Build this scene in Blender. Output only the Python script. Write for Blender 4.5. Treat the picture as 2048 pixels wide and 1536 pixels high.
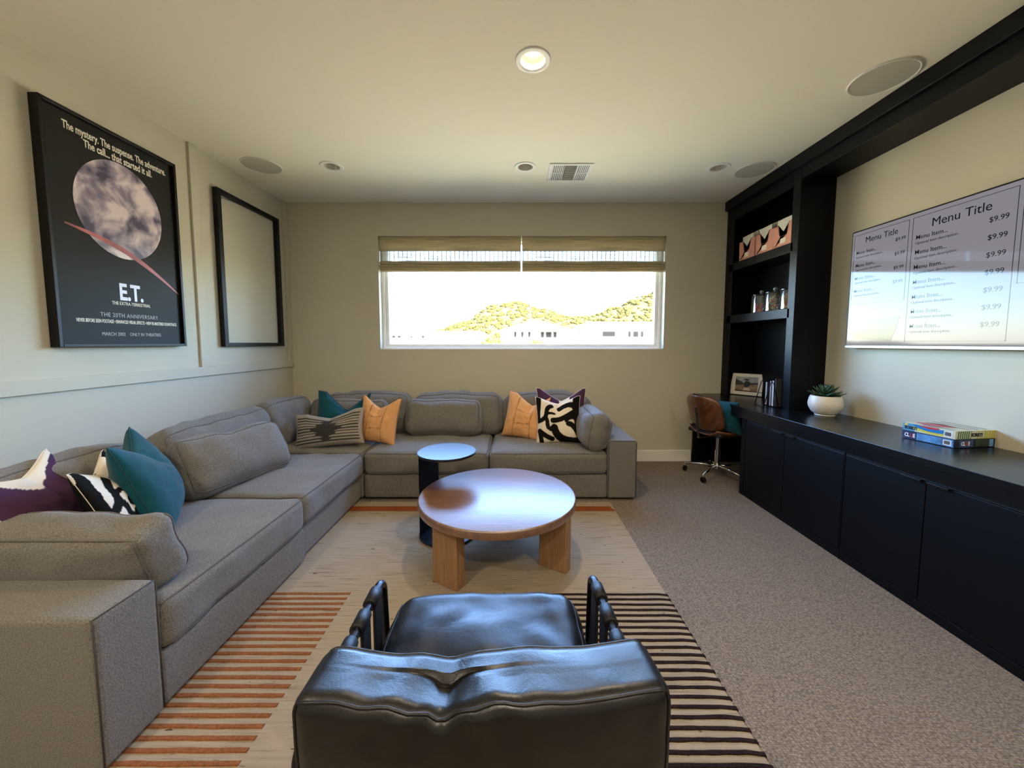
import bpy, bmesh, math, random
from mathutils import Vector, Matrix, Euler, noise
random.seed(7)
for o in list(bpy.data.objects): bpy.data.objects.remove(o)
SC = bpy.context.scene
COL = SC.collection
R = math.radians

# ------------------------------------------------------------------ camera, world, sun, exposure
cam = bpy.data.cameras.new('camera'); camo = bpy.data.objects.new('camera', cam); COL.objects.link(camo)
camo.location = (0, 0, 1.286)
camo.rotation_euler = (math.pi/2 - math.atan(57/755), 0, 0)
cam.sensor_width = 36; cam.lens = 755/2048*36
cam.shift_x = -3/2048; cam.shift_y = -25/2048
cam.clip_start = 0.02; cam.clip_end = 2000
SC.camera = camo

world = bpy.data.worlds.new('sky'); SC.world = world; world.use_nodes = True
wn = world.node_tree.nodes; wl = world.node_tree.links
wn.clear()
sky = wn.new('ShaderNodeTexSky'); sky.sky_type = 'NISHITA'
sky.sun_disc = False; sky.sun_elevation = R(42); sky.sun_rotation = R(165)
sky.altitude = 500; sky.air_density = 1.2; sky.dust_density = .5; sky.ozone_density = 2.0
bg = wn.new('ShaderNodeBackground'); bg.inputs['Strength'].default_value = 4.2
wo = wn.new('ShaderNodeOutputWorld')
tint = wn.new('ShaderNodeMix'); tint.data_type = 'RGBA'; tint.blend_type = 'MULTIPLY'; tint.inputs[0].default_value = 1
tint.inputs[7].default_value = (.86, 1.0, 1.2, 1)
wl.new(sky.outputs[0], tint.inputs[6]); wl.new(tint.outputs[2], bg.inputs[0]); wl.new(bg.outputs[0], wo.inputs[0])

sd = bpy.data.lights.new('sun', 'SUN'); sd.energy = 42; sd.angle = R(0.6); sd.color = (1, .93, .82)
so = bpy.data.objects.new('sun', sd); COL.objects.link(so)
so.rotation_euler = Vector((0.30, -0.72, 0.66)).to_track_quat('Z', 'Y').to_euler()

pd = bpy.data.lights.new('window_portal', 'AREA'); pd.shape = 'RECTANGLE'; pd.size = 3.0; pd.size_y = 1.18
pd.cycles.is_portal = True
po = bpy.data.objects.new('window_portal', pd); COL.objects.link(po)
po.location = (.09, 4.20, 1.81); po.rotation_euler = (-math.pi/2, 0, 0)

SC.view_settings.view_transform = 'Standard'; SC.view_settings.look = 'None'
SC.view_settings.gamma = 1; SC.view_settings.use_curve_mapping = False
SC.view_settings.exposure = 0.2
SC.cycles.max_bounces = 10; SC.cycles.diffuse_bounces = 6; SC.cycles.glossy_bounces = 4
SC.cycles.transparent_max_bounces = 16; SC.cycles.transmission_bounces = 6
SC.cycles.sample_clamp_indirect = 8; SC.cycles.caustics_reflective = False; SC.cycles.caustics_refractive = False

# ------------------------------------------------------------------ materials
def lin(h):
    h = h.lstrip('#'); out = []
    for i in (0, 2, 4):
        c = int(h[i:i+2], 16)/255
        out.append(c/12.92 if c <= .04045 else ((c+.055)/1.055)**2.4)
    return (*out, 1)
MATS = {}
def mat(name, col='#808080', rough=.6, metal=0, spec=.5, var=0, vscale=8, bump=0, bscale=60, bdist=.002, coat=0, coat_rough=.1,
        emit=None, estr=0, attr=None, sheen=0, stretch=None, detail=4, tint=None):
    """procedural Principled material: noise-varied colour, noise bump, optional colour attribute"""
    if name in MATS: return MATS[name]
    m = bpy.data.materials.new(name); m.use_nodes = True; MATS[name] = m
    nt = m.node_tree; N = nt.nodes; L = nt.links; b = N['Principled BSDF']
    c = lin(col) if isinstance(col, str) else col
    b.inputs['Base Color'].default_value = c; b.inputs['Roughness'].default_value = rough
    b.inputs['Metallic'].default_value = metal; b.inputs['Specular IOR Level'].default_value = spec
    b.inputs['Coat Weight'].default_value = coat; b.inputs['Coat Roughness'].default_value = coat_rough
    b.inputs['Sheen Weight'].default_value = sheen
    tc = N.new('ShaderNodeTexCoord'); src = tc.outputs['Object']
    if stretch:
        mp = N.new('ShaderNodeMapping'); mp.inputs['Scale'].default_value = stretch
        L.new(src, mp.inputs[0]); src = mp.outputs[0]
    base = None
    if attr:
        a = N.new('ShaderNodeAttribute'); a.attribute_name = attr; base = a.outputs['Color']
        L.new(base, b.inputs['Base Color'])
    if var:
        n = N.new('ShaderNodeTexNoise'); n.inputs['Scale'].default_value = vscale; n.inputs['Detail'].default_value = detail
        L.new(src, n.inputs['Vector'])
        mr = N.new('ShaderNodeMapRange'); mr.inputs[1].default_value = .3; mr.inputs[2].default_value = .7
        mr.inputs[3].default_value = 1-var; mr.inputs[4].default_value = 1+var
        L.new(n.outputs['Fac'], mr.inputs[0])
        mx = N.new('ShaderNodeMix'); mx.data_type = 'RGBA'; mx.blend_type = 'MULTIPLY'; mx.inputs[0].default_value = 1
        if base is not None: L.new(base, mx.inputs[6])
        else: mx.inputs[6].default_value = c
        L.new(mr.outputs[0], mx.inputs[7]); L.new(mx.outputs[2], b.inputs['Base Color'])
    if bump:
        n2 = N.new('ShaderNodeTexNoise'); n2.inputs['Scale'].default_value = bscale; n2.inputs['Detail'].default_value = 3
        L.new(src, n2.inputs['Vector'])
        bp = N.new('ShaderNodeBump'); bp.inputs['Strength'].default_value = bump; bp.inputs['Distance'].default_value = bdist
        L.new(n2.outputs['Fac'], bp.inputs['Height']); L.new(bp.outputs[0], b.inputs['Normal'])
    if emit:
        b.inputs['Emission Color'].default_value = lin(emit) if isinstance(emit, str) else emit
        b.inputs['Emission Strength'].default_value = estr
    return m
def glass_mat(name, fac=.08, tint=(1, 1, 1, 1)):
    if name in MATS: return MATS[name]
    m = bpy.data.materials.new(name); m.use_nodes = True; MATS[name] = m
    nt = m.node_tree; N = nt.nodes; L = nt.links; N.clear()
    o = N.new('ShaderNodeOutputMaterial'); mx = N.new('ShaderNodeMixShader'); t = N.new('ShaderNodeBsdfTransparent'); g = N.new('ShaderNodeBsdfGlossy')
    t.inputs[0].default_value = tint; g.inputs['Roughness'].default_value = .02
    lw = N.new('ShaderNodeLayerWeight'); lw.inputs[0].default_value = fac*3
    mr = N.new('ShaderNodeMapRange'); mr.inputs[3].default_value = fac*.5; mr.inputs[4].default_value = .7
    L.new(lw.outputs['Fresnel'], mr.inputs[0]); L.new(mr.outputs[0], mx.inputs[0])
    L.new(t.outputs[0], mx.inputs[1]); L.new(g.outputs[0], mx.inputs[2]); L.new(mx.outputs[0], o.inputs[0])
    return m
def weave_mat(name, col, see=0.0, trans=.35, scale=1.0):
    """woven reed shade: horizontal reeds and thin vertical threads, light passes through"""
    m = bpy.data.materials.new(name); m.use_nodes = True; MATS[name] = m
    nt = m.node_tree; N = nt.nodes; L = nt.links; N.clear()
    o = N.new('ShaderNodeOutputMaterial'); d = N.new('ShaderNodeBsdfDiffuse'); tr = N.new('ShaderNodeBsdfTranslucent'); tp = N.new('ShaderNodeBsdfTransparent')
    tc = N.new('ShaderNodeTexCoord'); mp = N.new('ShaderNodeMapping'); mp.inputs['Scale'].default_value = (3, 3, 420)
    n = N.new('ShaderNodeTexNoise'); n.inputs['Scale'].default_value = 1; n.inputs['Detail'].default_value = 3
    L.new(tc.outputs['Object'], mp.inputs[0]); L.new(mp.outputs[0], n.inputs['Vector'])
    cr = N.new('ShaderNodeValToRGB'); c = lin(col)
    cr.color_ramp.elements[0].position = .3; cr.color_ramp.elements[0].color = tuple(x*.55 for x in c[:3])+(1,)
    cr.color_ramp.elements[1].position = .7; cr.color_ramp.elements[1].color = tuple(min(1, x*1.35) for x in c[:3])+(1,)
    L.new(n.outputs['Fac'], cr.inputs[0]); L.new(cr.outputs[0], d.inputs[0]); L.new(cr.outputs[0], tr.inputs[0])
    mx = N.new('ShaderNodeMixShader'); mx.inputs[0].default_value = trans
    L.new(d.outputs[0], mx.inputs[1]); L.new(tr.outputs[0], mx.inputs[2])
    if see:
        sp = N.new('ShaderNodeSeparateXYZ'); L.new(tc.outputs['Object'], sp.inputs[0])
        mr = N.new('ShaderNodeMapRange'); mr.inputs[1].default_value = .5-see*.35; mr.inputs[2].default_value = .5+.02
        L.new(n.outputs['Fac'], mr.inputs[0])
        # thread columns every 3.8 cm stay opaque
        a = N.new('ShaderNodeMath'); a.operation = 'PINGPONG'; a.inputs[1].default_value = .023; L.new(sp.outputs['X'], a.inputs[0])
        g = N.new('ShaderNodeMath'); g.operation = 'GREATER_THAN'; g.inputs[1].default_value = .0035; L.new(a.outputs[0], g.inputs[0])
        k = N.new('ShaderNodeMath'); k.operation = 'MULTIPLY'; L.new(mr.outputs[0], k.inputs[0]); L.new(g.outputs[0], k.inputs[1])
        k2 = N.new('ShaderNodeMath'); k2.operation = 'MULTIPLY'; k2.inputs[1].default_value = see; L.new(k.outputs[0], k2.inputs[0])
        mx2 = N.new('ShaderNodeMixShader'); L.new(k2.outputs[0], mx2.inputs[0]); L.new(mx.outputs[0], mx2.inputs[1]); L.new(tp.outputs[0], mx2.inputs[2])
        L.new(mx2.outputs[0], o.inputs[0])
    else: L.new(mx.outputs[0], o.inputs[0])
    return m

M_wall = mat('wall_paint', '#c5c0ae', .75, spec=.25, var=.015, vscale=3, bump=.08, bscale=220)
M_ceil = mat('ceiling_paint', '#ebe6d4', .85, spec=.2, bump=.05, bscale=250)
M_trimw = mat('white_trim', '#f3f2ec', .45)
M_white = mat('white_enamel', '#e8e6e0', .4)
M_navy = mat('blue_black_paint', '#04070b', .45, spec=.22, var=.1, vscale=20, bump=.03, bscale=180)
M_navytop = mat('blue_black_worktop', '#0a0d10', .25, spec=.45, var=.15, vscale=6, bump=.02, bscale=120, stretch=(8, 1, 1))
M_black = mat('black_satin', '#060607', .45, spec=.3)
M_blackmetal = mat('black_metal', '#0d0d0f', .3, spec=.6)
M_chrome = mat('chrome', '#d8d8d8', .12, metal=1)
M_steel = mat('dark_steel', '#6b6c6f', .28, metal=1)
M_fab = mat('grey_weave', '#75716a', .9, spec=.15, var=.38, vscale=230, bump=.8, bscale=300, bdist=.003, sheen=.2, detail=2)
M_fabdark = mat('grey_weave_piping', '#69645d', .9, spec=.15, var=.15, vscale=260)
M_seam = mat('dark_seam', '#4b4844', .9)

# ------------------------------------------------------------------ mesh helpers
def thing(name, label=None, cat=None, loc=(0, 0, 0), rotz=0, group=None, kind=None):
    o = bpy.data.objects.new(name, None); COL.objects.link(o); o.empty_display_size = .1
    o.location = loc; o.rotation_euler = (0, 0, rotz); tag(o, label, cat, group, kind); return o
def tag(o, label=None, cat=None, group=None, kind=None):
    if label: o['label'] = label
    if cat: o['category'] = cat
    if group: o['group'] = group
    if kind: o['kind'] = kind
    return o
def obj(name, me, m=None, parent=None, loc=(0, 0, 0), rot=(0, 0, 0), smooth=False):
    o = bpy.data.objects.new(name, me); COL.objects.link(o)
    if m is not None and not me.materials: me.materials.append(m)
    if parent is not None: o.parent = parent
    o.location = loc; o.rotation_euler = rot
    if smooth:
        for p in me.polygons: p.use_smooth = True
    return o
def frombm(bm, name='m'):
    bmesh.ops.recalc_face_normals(bm, faces=bm.faces[:])
    me = bpy.data.meshes.new(name); bm.to_mesh(me); bm.free(); return me
def py(verts, faces, recalc=True):
    me = bpy.data.meshes.new('m'); me.from_pydata([tuple(v) for v in verts], [], faces)
    if recalc:
        bm = bmesh.new(); bm.from_mesh(me); bmesh.ops.recalc_face_normals(bm, faces=bm.faces[:]); bm.to_mesh(me); bm.free()
    return me
def addbox(bm, x0, x1, y0, y1, z0, z1, bev=0, seg=2, mtx=None):
    g = bmesh.ops.create_cube(bm, size=1)
    vs = g['verts']
    for v in vs: v.co = Vector((x0+(v.co.x+.5)*(x1-x0), y0+(v.co.y+.5)*(y1-y0), z0+(v.co.z+.5)*(z1-z0)))
    if bev:
        es = list({e for v in vs for e in v.link_edges})
        r = bmesh.ops.bevel(bm, geom=es, offset=bev, segments=seg, affect='EDGES', profile=.5)
        vs = list({v for f in r['faces'] for v in f.verts} | {v for v in vs if v.is_valid})
    if mtx is not None:
        allv = set(vs)
        # walk connected geometry
        st = list(allv)
        while st:
            v = st.pop()
            for e in v.link_edges:
                w = e.other_vert(v)
                if w not in allv: allv.add(w); st.append(w)
        for v in allv: v.co = mtx @ v.co
def box(name, b, m, parent=None, bev=.003, loc=(0, 0, 0), rot=(0, 0, 0), seg=2):
    bm = bmesh.new(); addbox(bm, *b, bev=bev, seg=seg); return obj(name, frombm(bm), m, parent, loc, rot)
def boxes(name, bs, m, parent=None, bev=.003, loc=(0, 0, 0), rot=(0, 0, 0)):
    bm = bmesh.new()
    for b in bs: addbox(bm, *b, bev=bev)
    return obj(name, frombm(bm), m, parent, loc, rot)
def tube_geo(bm, pts, r, n=10, closed=False, cap=True):
    pts = [Vector(p) for p in pts]; k = len(pts); rings = []
    rr = r if isinstance(r, (list, tuple)) else [r]*k
    up = None
    for i, p in enumerate(pts):
        if closed: d = pts[(i+1) % k]-pts[i-1]
        else: d = pts[min(i+1, k-1)]-pts[max(i-1, 0)]
        d.normalize()
        if up is None:
            up = Vector((0, 0, 1)) if abs(d.z) < .9 else Vector((1, 0, 0))
        s = d.cross(up)
        if s.length < 1e-6: s = d.orthogonal()
        s.normalize(); up = s.cross(d).normalized()
        rings.append([bm.verts.new(p+(s*math.cos(a)+up*math.sin(a))*rr[i]) for a in [2*math.pi*j/n for j in range(n)]])
    for i in range(k if closed else k-1):
        A, B = rings[i], rings[(i+1) % k]
        if closed and i == k-1:
            # align the twist of the last ring
            off = min(range(n), key=lambda q: (A[0].co-B[q].co).length); B = B[off:]+B[:off]
        for j in range(n): bm.faces.new((A[j], A[(j+1) % n], B[(j+1) % n], B[j]))
    if cap and not closed:
        bm.faces.new(rings[0][::-1]); bm.faces.new(rings[-1])
def tube(name, pts, r, m, parent=None, n=10, closed=False, loc=(0, 0, 0), rot=(0, 0, 0)):
    bm = bmesh.new(); tube_geo(bm, pts, r, n, closed); return obj(name, frombm(bm), m, parent, loc, rot, smooth=True)
def lathe_geo(bm, prof, n=32, closed=False):
    rings = []
    for (r, z) in prof:
        if r < 1e-6: rings.append([bm.verts.new((0, 0, z))])
        else: rings.append([bm.verts.new((r*math.cos(2*math.pi*j/n), r*math.sin(2*math.pi*j/n), z)) for j in range(n)])
    prs = list(zip(rings[:-1], rings[1:]))
    if closed: prs.append((rings[-1], rings[0]))
    for A, B in prs:
        for j in range(n):
            a, b = A[j % len(A)], A[(j+1) % len(A)]; c, d = B[(j+1) % len(B)], B[j % len(B)]
            fs = [x for i, x in enumerate((a, b, c, d)) if x not in (a, b, c, d)[:i]]
            if len(fs) >= 3: bm.faces.new(fs)
def lathe(name, prof, m, parent=None, n=32, loc=(0, 0, 0), rot=(0, 0, 0), smooth=True, closed=False):
    bm = bmesh.new(); lathe_geo(bm, prof, n, closed); o = obj(name, frombm(bm), m, parent, loc, rot, smooth)
    if smooth: autosmooth(o)
    return o
def autosmooth(o, ang=38):
    me = o.data
    bm = bmesh.new(); bm.from_mesh(me)
    for e in bm.edges:
        if len(e.link_faces) == 2 and e.calc_face_angle(0) > R(ang): e.smooth = False
    for f in bm.faces: f.smooth = True
    bm.to_mesh(me); bm.free()
def prism(name, poly, z0, z1, m, parent=None, bev=0, loc=(0, 0, 0), rot=(0, 0, 0)):
    """polygon in XY extruded z0..z1"""
    bm = bmesh.new(); vs = [bm.verts.new((x, y, z0)) for x, y in poly]; f = bm.faces.new(vs)
    r = bmesh.ops.extrude_face_region(bm, geom=[f])
    for v in r['geom']:
        if isinstance(v, bmesh.types.BMVert): v.co.z = z1
    if bev:
        bm.normal_update()
        es = [e for e in bm.edges if len(e.link_faces) == 2 and e.calc_face_angle(0) > R(50) and abs(e.verts[0].co.z-e.verts[1].co.z) < 1e-6]
        bmesh.ops.bevel(bm, geom=es, offset=bev, segments=2, affect='EDGES')
    o = obj(name, frombm(bm), m, parent, loc, rot); autosmooth(o, 30); return o
def sm(a, b, x):
    t = max(0, min(1, (x-a)/(b-a))); return t*t*(3-2*t)

_txt = {}
def text(name, s, size, m, parent, mtx, align='LEFT', bold=0, extrude=.0004, xs=1.0, spacing=1.0):
    c = bpy.data.curves.new('t', 'FONT'); c.body = s; c.size = size; c.align_x = align; c.extrude = extrude; c.offset = bold
    c.resolution_u = 3; c.space_character = spacing
    t = bpy.data.objects.new('t', c); COL.objects.link(t)
    dg = bpy.context.evaluated_depsgraph_get(); me = bpy.data.meshes.new_from_object(t.evaluated_get(dg))
    bpy.data.objects.remove(t); bpy.data.curves.remove(c)
    me.materials.clear()
    me.transform(mtx @ Matrix.Diagonal((xs, 1, 1, 1)))
    return obj(name, me, m, parent)

# ---- soft goods
class Cushion:
    """rounded box cushion w (x) by d (y) by h (z), base at z=0, centred in x and y"""
    def __init__(s, w, d, h, r, puff=(0, 0, 0), wr=.004, seed=0, ws=5, top_sag=0, chop=0):
        s.h = Vector((w/2, d/2, h/2)); s.r = r; s.p = puff; s.wr = wr; s.seed = seed; s.ws = ws; s.sag = top_sag; s.chop = chop
    def M(s, q, extra=0):
        p = Vector((q[0]*s.h.x, q[1]*s.h.y, q[2]*s.h.z)); r = min(s.r, min(s.h)*.98)
        inn = Vector([max(-(s.h[i]-r), min(s.h[i]-r, p[i])) for i in range(3)])
        d = (p-inn); d.normalize(); pos = inn+d*(r+extra)
        for a in range(3):
            b, c = [i for i in range(3) if i != a]
            pos[a] += q[a]*s.p[a]*(1-q[b]**2)*(1-q[c]**2)
        if s.wr:
            n = noise.noise(Vector((pos.x*s.ws, pos.y*s.ws, pos.z*s.ws+s.seed*7.3)))+.5*noise.noise(Vector((pos.x*s.ws*2.3, pos.y*s.ws*2.3, pos.z*s.ws*2.3+s.seed*3.1)))
            pos += d*n*s.wr*1.6
        if s.sag: pos.z -= s.sag*sm(-.2, 1, q[2])*(1-abs(q[0])**2.2)
        if s.chop: pos.z -= s.chop*sm(0, 1, q[2])*math.exp(-(q[0]/.3)**2)
        pos.z += s.h.z
        return pos
    def mesh(s, n=22):
        bm = bmesh.new()
        for a in range(3):
            b, c = [i for i in range(3) if i != a]
            for sg in (-1, 1):
                g = [[None]*(n+1) for _ in range(n+1)]
                for i in range(n+1):
                    for j in range(n+1):
                        q = [0, 0, 0]; q[a] = sg
                        # denser near edges
                        q[b] = math.sin((i/n-.5)*math.pi*.93)/math.sin(.5*math.pi*.93); q[c] = math.sin((j/n-.5)*math.pi*.93)/math.sin(.5*math.pi*.93)
                        g[i][j] = bm.verts.new(s.M(q))
                for i in range(n):
                    for j in range(n): bm.faces.new((g[i][j], g[i+1][j], g[i+1][j+1], g[i][j+1]))
        bmesh.ops.remove_doubles(bm, verts=bm.verts[:], dist=1e-5)
        return frombm(bm)
    def loop(s, axis, sg, n=18, extra=.002):
        b, c = [i for i in range(3) if i != axis]; out = []
        for (e0, e1) in (((-1, -1), (1, -1)), ((1, -1), (1, 1)), ((1, 1), (-1, 1)), ((-1, 1), (-1, -1))):
            for k in range(n):
                t = k/n; q = [0, 0, 0]; q[axis] = sg; q[b] = e0[0]+(e1[0]-e0[0])*t; q[c] = e0[1]+(e1[1]-e0[1])*t
                out.append(s.M(q, extra))
        return out
def cushion(name, cu, parent, loc, rot=(0, 0, 0), m=None, n=22, pipe_axis=2, piping=True, pm=None, pr=.0035):
    o = obj(name, cu.mesh(n), m or M_fab, parent, loc, rot, smooth=True)
    if piping:
        for sg in (-1, 1):
            tube('piping', cu.loop(pipe_axis, sg), pr, pm or M_fabdark, o, n=6, closed=True)
    return o
def pillow_mesh(w, h, t, n=44, pinch=.09, chop=0, wr=.006, seed=0, colf=None, colb=None, sagw=.18, chopx=0.0, chopw=.85):
    """knife-edge pillow standing on the origin: x width, z height, front faces -Y; corner colour attribute 'print'"""
    V = []; F = []; cols = []
    def P(u, v, side):
        x = u*w/2*(1-pinch*(1-v*v)); y = v*h/2*(1-pinch*(1-u*u))
        e = max(0, (1-u*u)*(1-v*v))
        T = t/2*e**.45*(1-sagw*v)
        if chop:
            k = max(0, 1-(abs(u-chopx)/chopw)**1.15)*sm(-.35, 1, v); y -= chop*h*k; T *= 1+.25*k*(1-v)
            T *= 1-.35*math.exp(-((u-chopx)/.12)**2)*sm(.1, 1, v)
        nz = noise.noise(Vector((u*2.6+seed*5, v*2.6, side*3.)))*.8+noise.noise(Vector((u*5.7, v*5.7+seed*3, side*7.)))*.5
        T += wr*nz*min(1, e*4)
        z = -side*T
        return (x, z, y+h/2)
    idx = {}
    for side in (1, -1):
        for i in range(n+1):
            for j in range(n+1):
                u = math.sin((i/n-.5)*math.pi*.9)/math.sin(.45*math.pi); v = math.sin((j/n-.5)*math.pi*.9)/math.sin(.45*math.pi)
                edge = i in (0, n) or j in (0, n)
                if side == -1 and edge: idx[(side, i, j)] = idx[(1, i, j)]; continue
                idx[(side, i, j)] = len(V); V.append(P(u, v, side))
                f = colf if side == 1 else (colb or colf)
                if f: cols.append(f(u, v))
    for side in (1, -1):
        for i in range(n):
            for j in range(n):
                q = (idx[(side, i, j)], idx[(side, i+1, j)], idx[(side, i+1, j+1)], idx[(side, i, j+1)])
                F.append(q if side == 1 else q[::-1])
    me = py(V, F, recalc=False)
    if colf:
        a = me.color_attributes.new('print', 'FLOAT_COLOR', 'POINT')
        for k, c in enumerate(cols): a.data[k].color = (c[0], c[1], c[2], 1)
    out = [V[idx[(1, i, 0)]] for i in range(n)]+[V[idx[(1, n, j)]] for j in range(n)]+[V[idx[(1, i, n)]] for i in range(n, 0, -1)]+[V[idx[(1, 0, j)]] for j in range(n, 0, -1)]
    return me, out
def pillow(name, label, w, h, t, m, loc, lean=15, yaw=0, roll=0, pm=None, group=None, cat='pillow', edge='piping', er=.003, **k):
    me, out = pillow_mesh(w, h, t, **k)
    o = obj(name, me, m, None, loc, (R(-lean), R(roll), R(yaw)), smooth=True); tag(o, label, cat, group)
    if edge: tube(edge, out, er, pm or m, o, n=6, closed=True)
    return o

# ------------------------------------------------------------------ setting
XL, XR, YB, YF, ZC = -2.37, 2.51, 4.04, -2.2, 2.74
WX0, WX1, WZ0, WZ1 = -1.42, 1.60, 1.217, 2.40
def struct(o): o['kind'] = 'structure'; return o

# carpet
def carpet_mat():
    m = bpy.data.materials.new('loop_carpet'); m.use_nodes = True; N = m.node_tree.nodes; L = m.node_tree.links; b = N['Principled BSDF']
    b.inputs['Roughness'].default_value = .95; b.inputs['Specular IOR Level'].default_value = .1
    tc = N.new('ShaderNodeTexCoord'); mp = N.new('ShaderNodeMapping'); mp.inputs['Scale'].default_value = (95, 150, 1); L.new(tc.outputs['Object'], mp.inputs[0])
    vo = N.new('ShaderNodeTexVoronoi'); vo.inputs['Scale'].default_value = 1; vo.inputs['Randomness'].default_value = .55; L.new(mp.outputs[0], vo.inputs['Vector'])
    cr = N.new('ShaderNodeValToRGB'); cr.color_ramp.elements[0].position = .1; cr.color_ramp.elements[0].color = lin('#9d9082'); cr.color_ramp.elements[1].position = .8; cr.color_ramp.elements[1].color = lin('#685d52')
    L.new(vo.outputs['Distance'], cr.inputs[0])
    no = N.new('ShaderNodeTexNoise'); no.inputs['Scale'].default_value = 120; L.new(tc.outputs['Object'], no.inputs['Vector'])
    mx = N.new('ShaderNodeMix'); mx.data_type = 'RGBA'; mx.blend_type = 'OVERLAY'; mx.inputs[0].default_value = .5
    L.new(cr.outputs[0], mx.inputs[6]); L.new(no.outputs['Fac'], mx.inputs[7]); L.new(mx.outputs[2], b.inputs['Base Color'])
    bp = N.new('ShaderNodeBump'); bp.invert = True; bp.inputs['Strength'].default_value = .7; bp.inputs['Distance'].default_value = .004
    L.new(vo.outputs['Distance'], bp.inputs['Height']); L.new(bp.outputs[0], b.inputs['Normal'])
    return m
M_carpet = carpet_mat()
struct(box('floor', (XL-.15, XR+.15, YF-.15, YB+.18, -.2, 0), M_carpet, bev=0))

# ceiling with round openings for the recessed cans
CANS = [(-1.50, 3.235), (.098, 3.245), (1.705, 3.26), (.10, 2.062)]
bm = bmesh.new(); addbox(bm, XL-.15, XR+.15, YF-.15, YB+.18, ZC, ZC+.22)
ceil = obj('ceiling', frombm(bm), M_ceil)
bm = bmesh.new()
for cx, cy in CANS: bmesh.ops.create_cone(bm, cap_ends=True, segments=40, radius1=.066, radius2=.066, depth=.3, matrix=Matrix.Translation((cx, cy, ZC+.03)))
cut = obj('cutter', frombm(bm)); md = ceil.modifiers.new('b', 'BOOLEAN'); md.operation = 'DIFFERENCE'; md.object = cut; md.solver = 'EXACT'
nm = bpy.data.meshes.new_from_object(ceil.evaluated_get(bpy.context.evaluated_depsgraph_get()))
ceil.modifiers.clear(); ceil.data = nm; bpy.data.objects.remove(cut)
if not nm.materials: nm.materials.append(M_ceil)
struct(ceil)
struct(box('wall_left', (XL-.15, XL, YF, YB, 0, ZC), M_wall, bev=0))
struct(box('wall_right', (XR, XR+.15, YF, YB, 0, ZC), M_wall, bev=0))
struct(box('wall_front', (XL-.15, XR+.15, YF-.15, YF, 0, ZC), M_wall, bev=0))
bm = bmesh.new(); y0, y1 = YB, YB+.18
for b in ((XL-.15, WX0, y0, y1, 0, ZC), (WX1, XR+.15, y0, y1, 0, ZC), (WX0, WX1, y0, y1, 0, WZ0), (WX0, WX1, y0, y1, WZ1, ZC)): addbox(bm, *b)
struct(obj('wall_back', frombm(bm), M_wall))
M_stucco = mat('stucco', '#d8d2c4', .9)
struct(box('wall_lower_storey', (XL-.15, XR+.15, YF-.15, YB+.18, -3.2, -.2), M_stucco, bev=0))
M_base = mat('baseboard_white', '#eceae4', .4)
def baseboard(name, b): return struct(boxes(name, [b], M_base, bev=.004))
baseboard('baseboard_back', (XL, 1.93, YB-.016, YB, 0, .125))
baseboard('baseboard_left', (XL, XL+.016, YF, YB-.016, 0, .125))
baseboard('baseboard_front', (XL+.016, XR, YF, YF+.016, 0, .125))
# board and batten on the left wall
struct(box('trim_1', (XL, XL+.018, YF, YB, 1.035, 1.105), M_wall, bev=.002))
struct(box('trim_2', (XL, XL+.016, 2.85, 2.92, 1.105, ZC), M_wall, bev=.002))
struct(box('trim_3', (XL, XL+.016, 3.97, YB, 1.105, ZC), M_wall, bev=.002))

# window
win = thing('window_1', kind='structure', loc=((WX0+WX1)/2, YB, WZ0))
hw, hh = (WX1-WX0)/2, WZ1-WZ0
def frame_ring(name, x0, x1, z0, z1, wd, ya, yb, m, parent, bev=.004):
    return boxes(name, [(x0, x0+wd, ya, yb, z0, z1), (x1-wd, x1, ya, yb, z0, z1), (x0+wd, x1-wd, ya, yb, z0, z0+wd), (x0+wd, x1-wd, ya, yb, z1-wd, z1)], m, parent, bev)
frame_ring('window_frame', -hw, hw, 0, hh, .032, .085, .165, M_trimw, win)
frame_ring('sash', -hw+.032, hw-.032, .032, hh-.032, .026, .105, .15, M_trimw, win)
box('glazing_bead', (-hw+.058, -hw+.066, .10, .155, .058, hh-.058), M_trimw, win); box('glazing_bead', (hw-.066, hw-.058, .10, .155, .058, hh-.058), M_trimw, win)
box('pane', (-hw+.05, hw-.05, .126, .132, .05, hh-.05), glass_mat('window_glass', .04), win, bev=0)
box('window_sill', (-hw, hw, 0, .085, -.001, .012), M_trimw, win, bev=.003)

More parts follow.
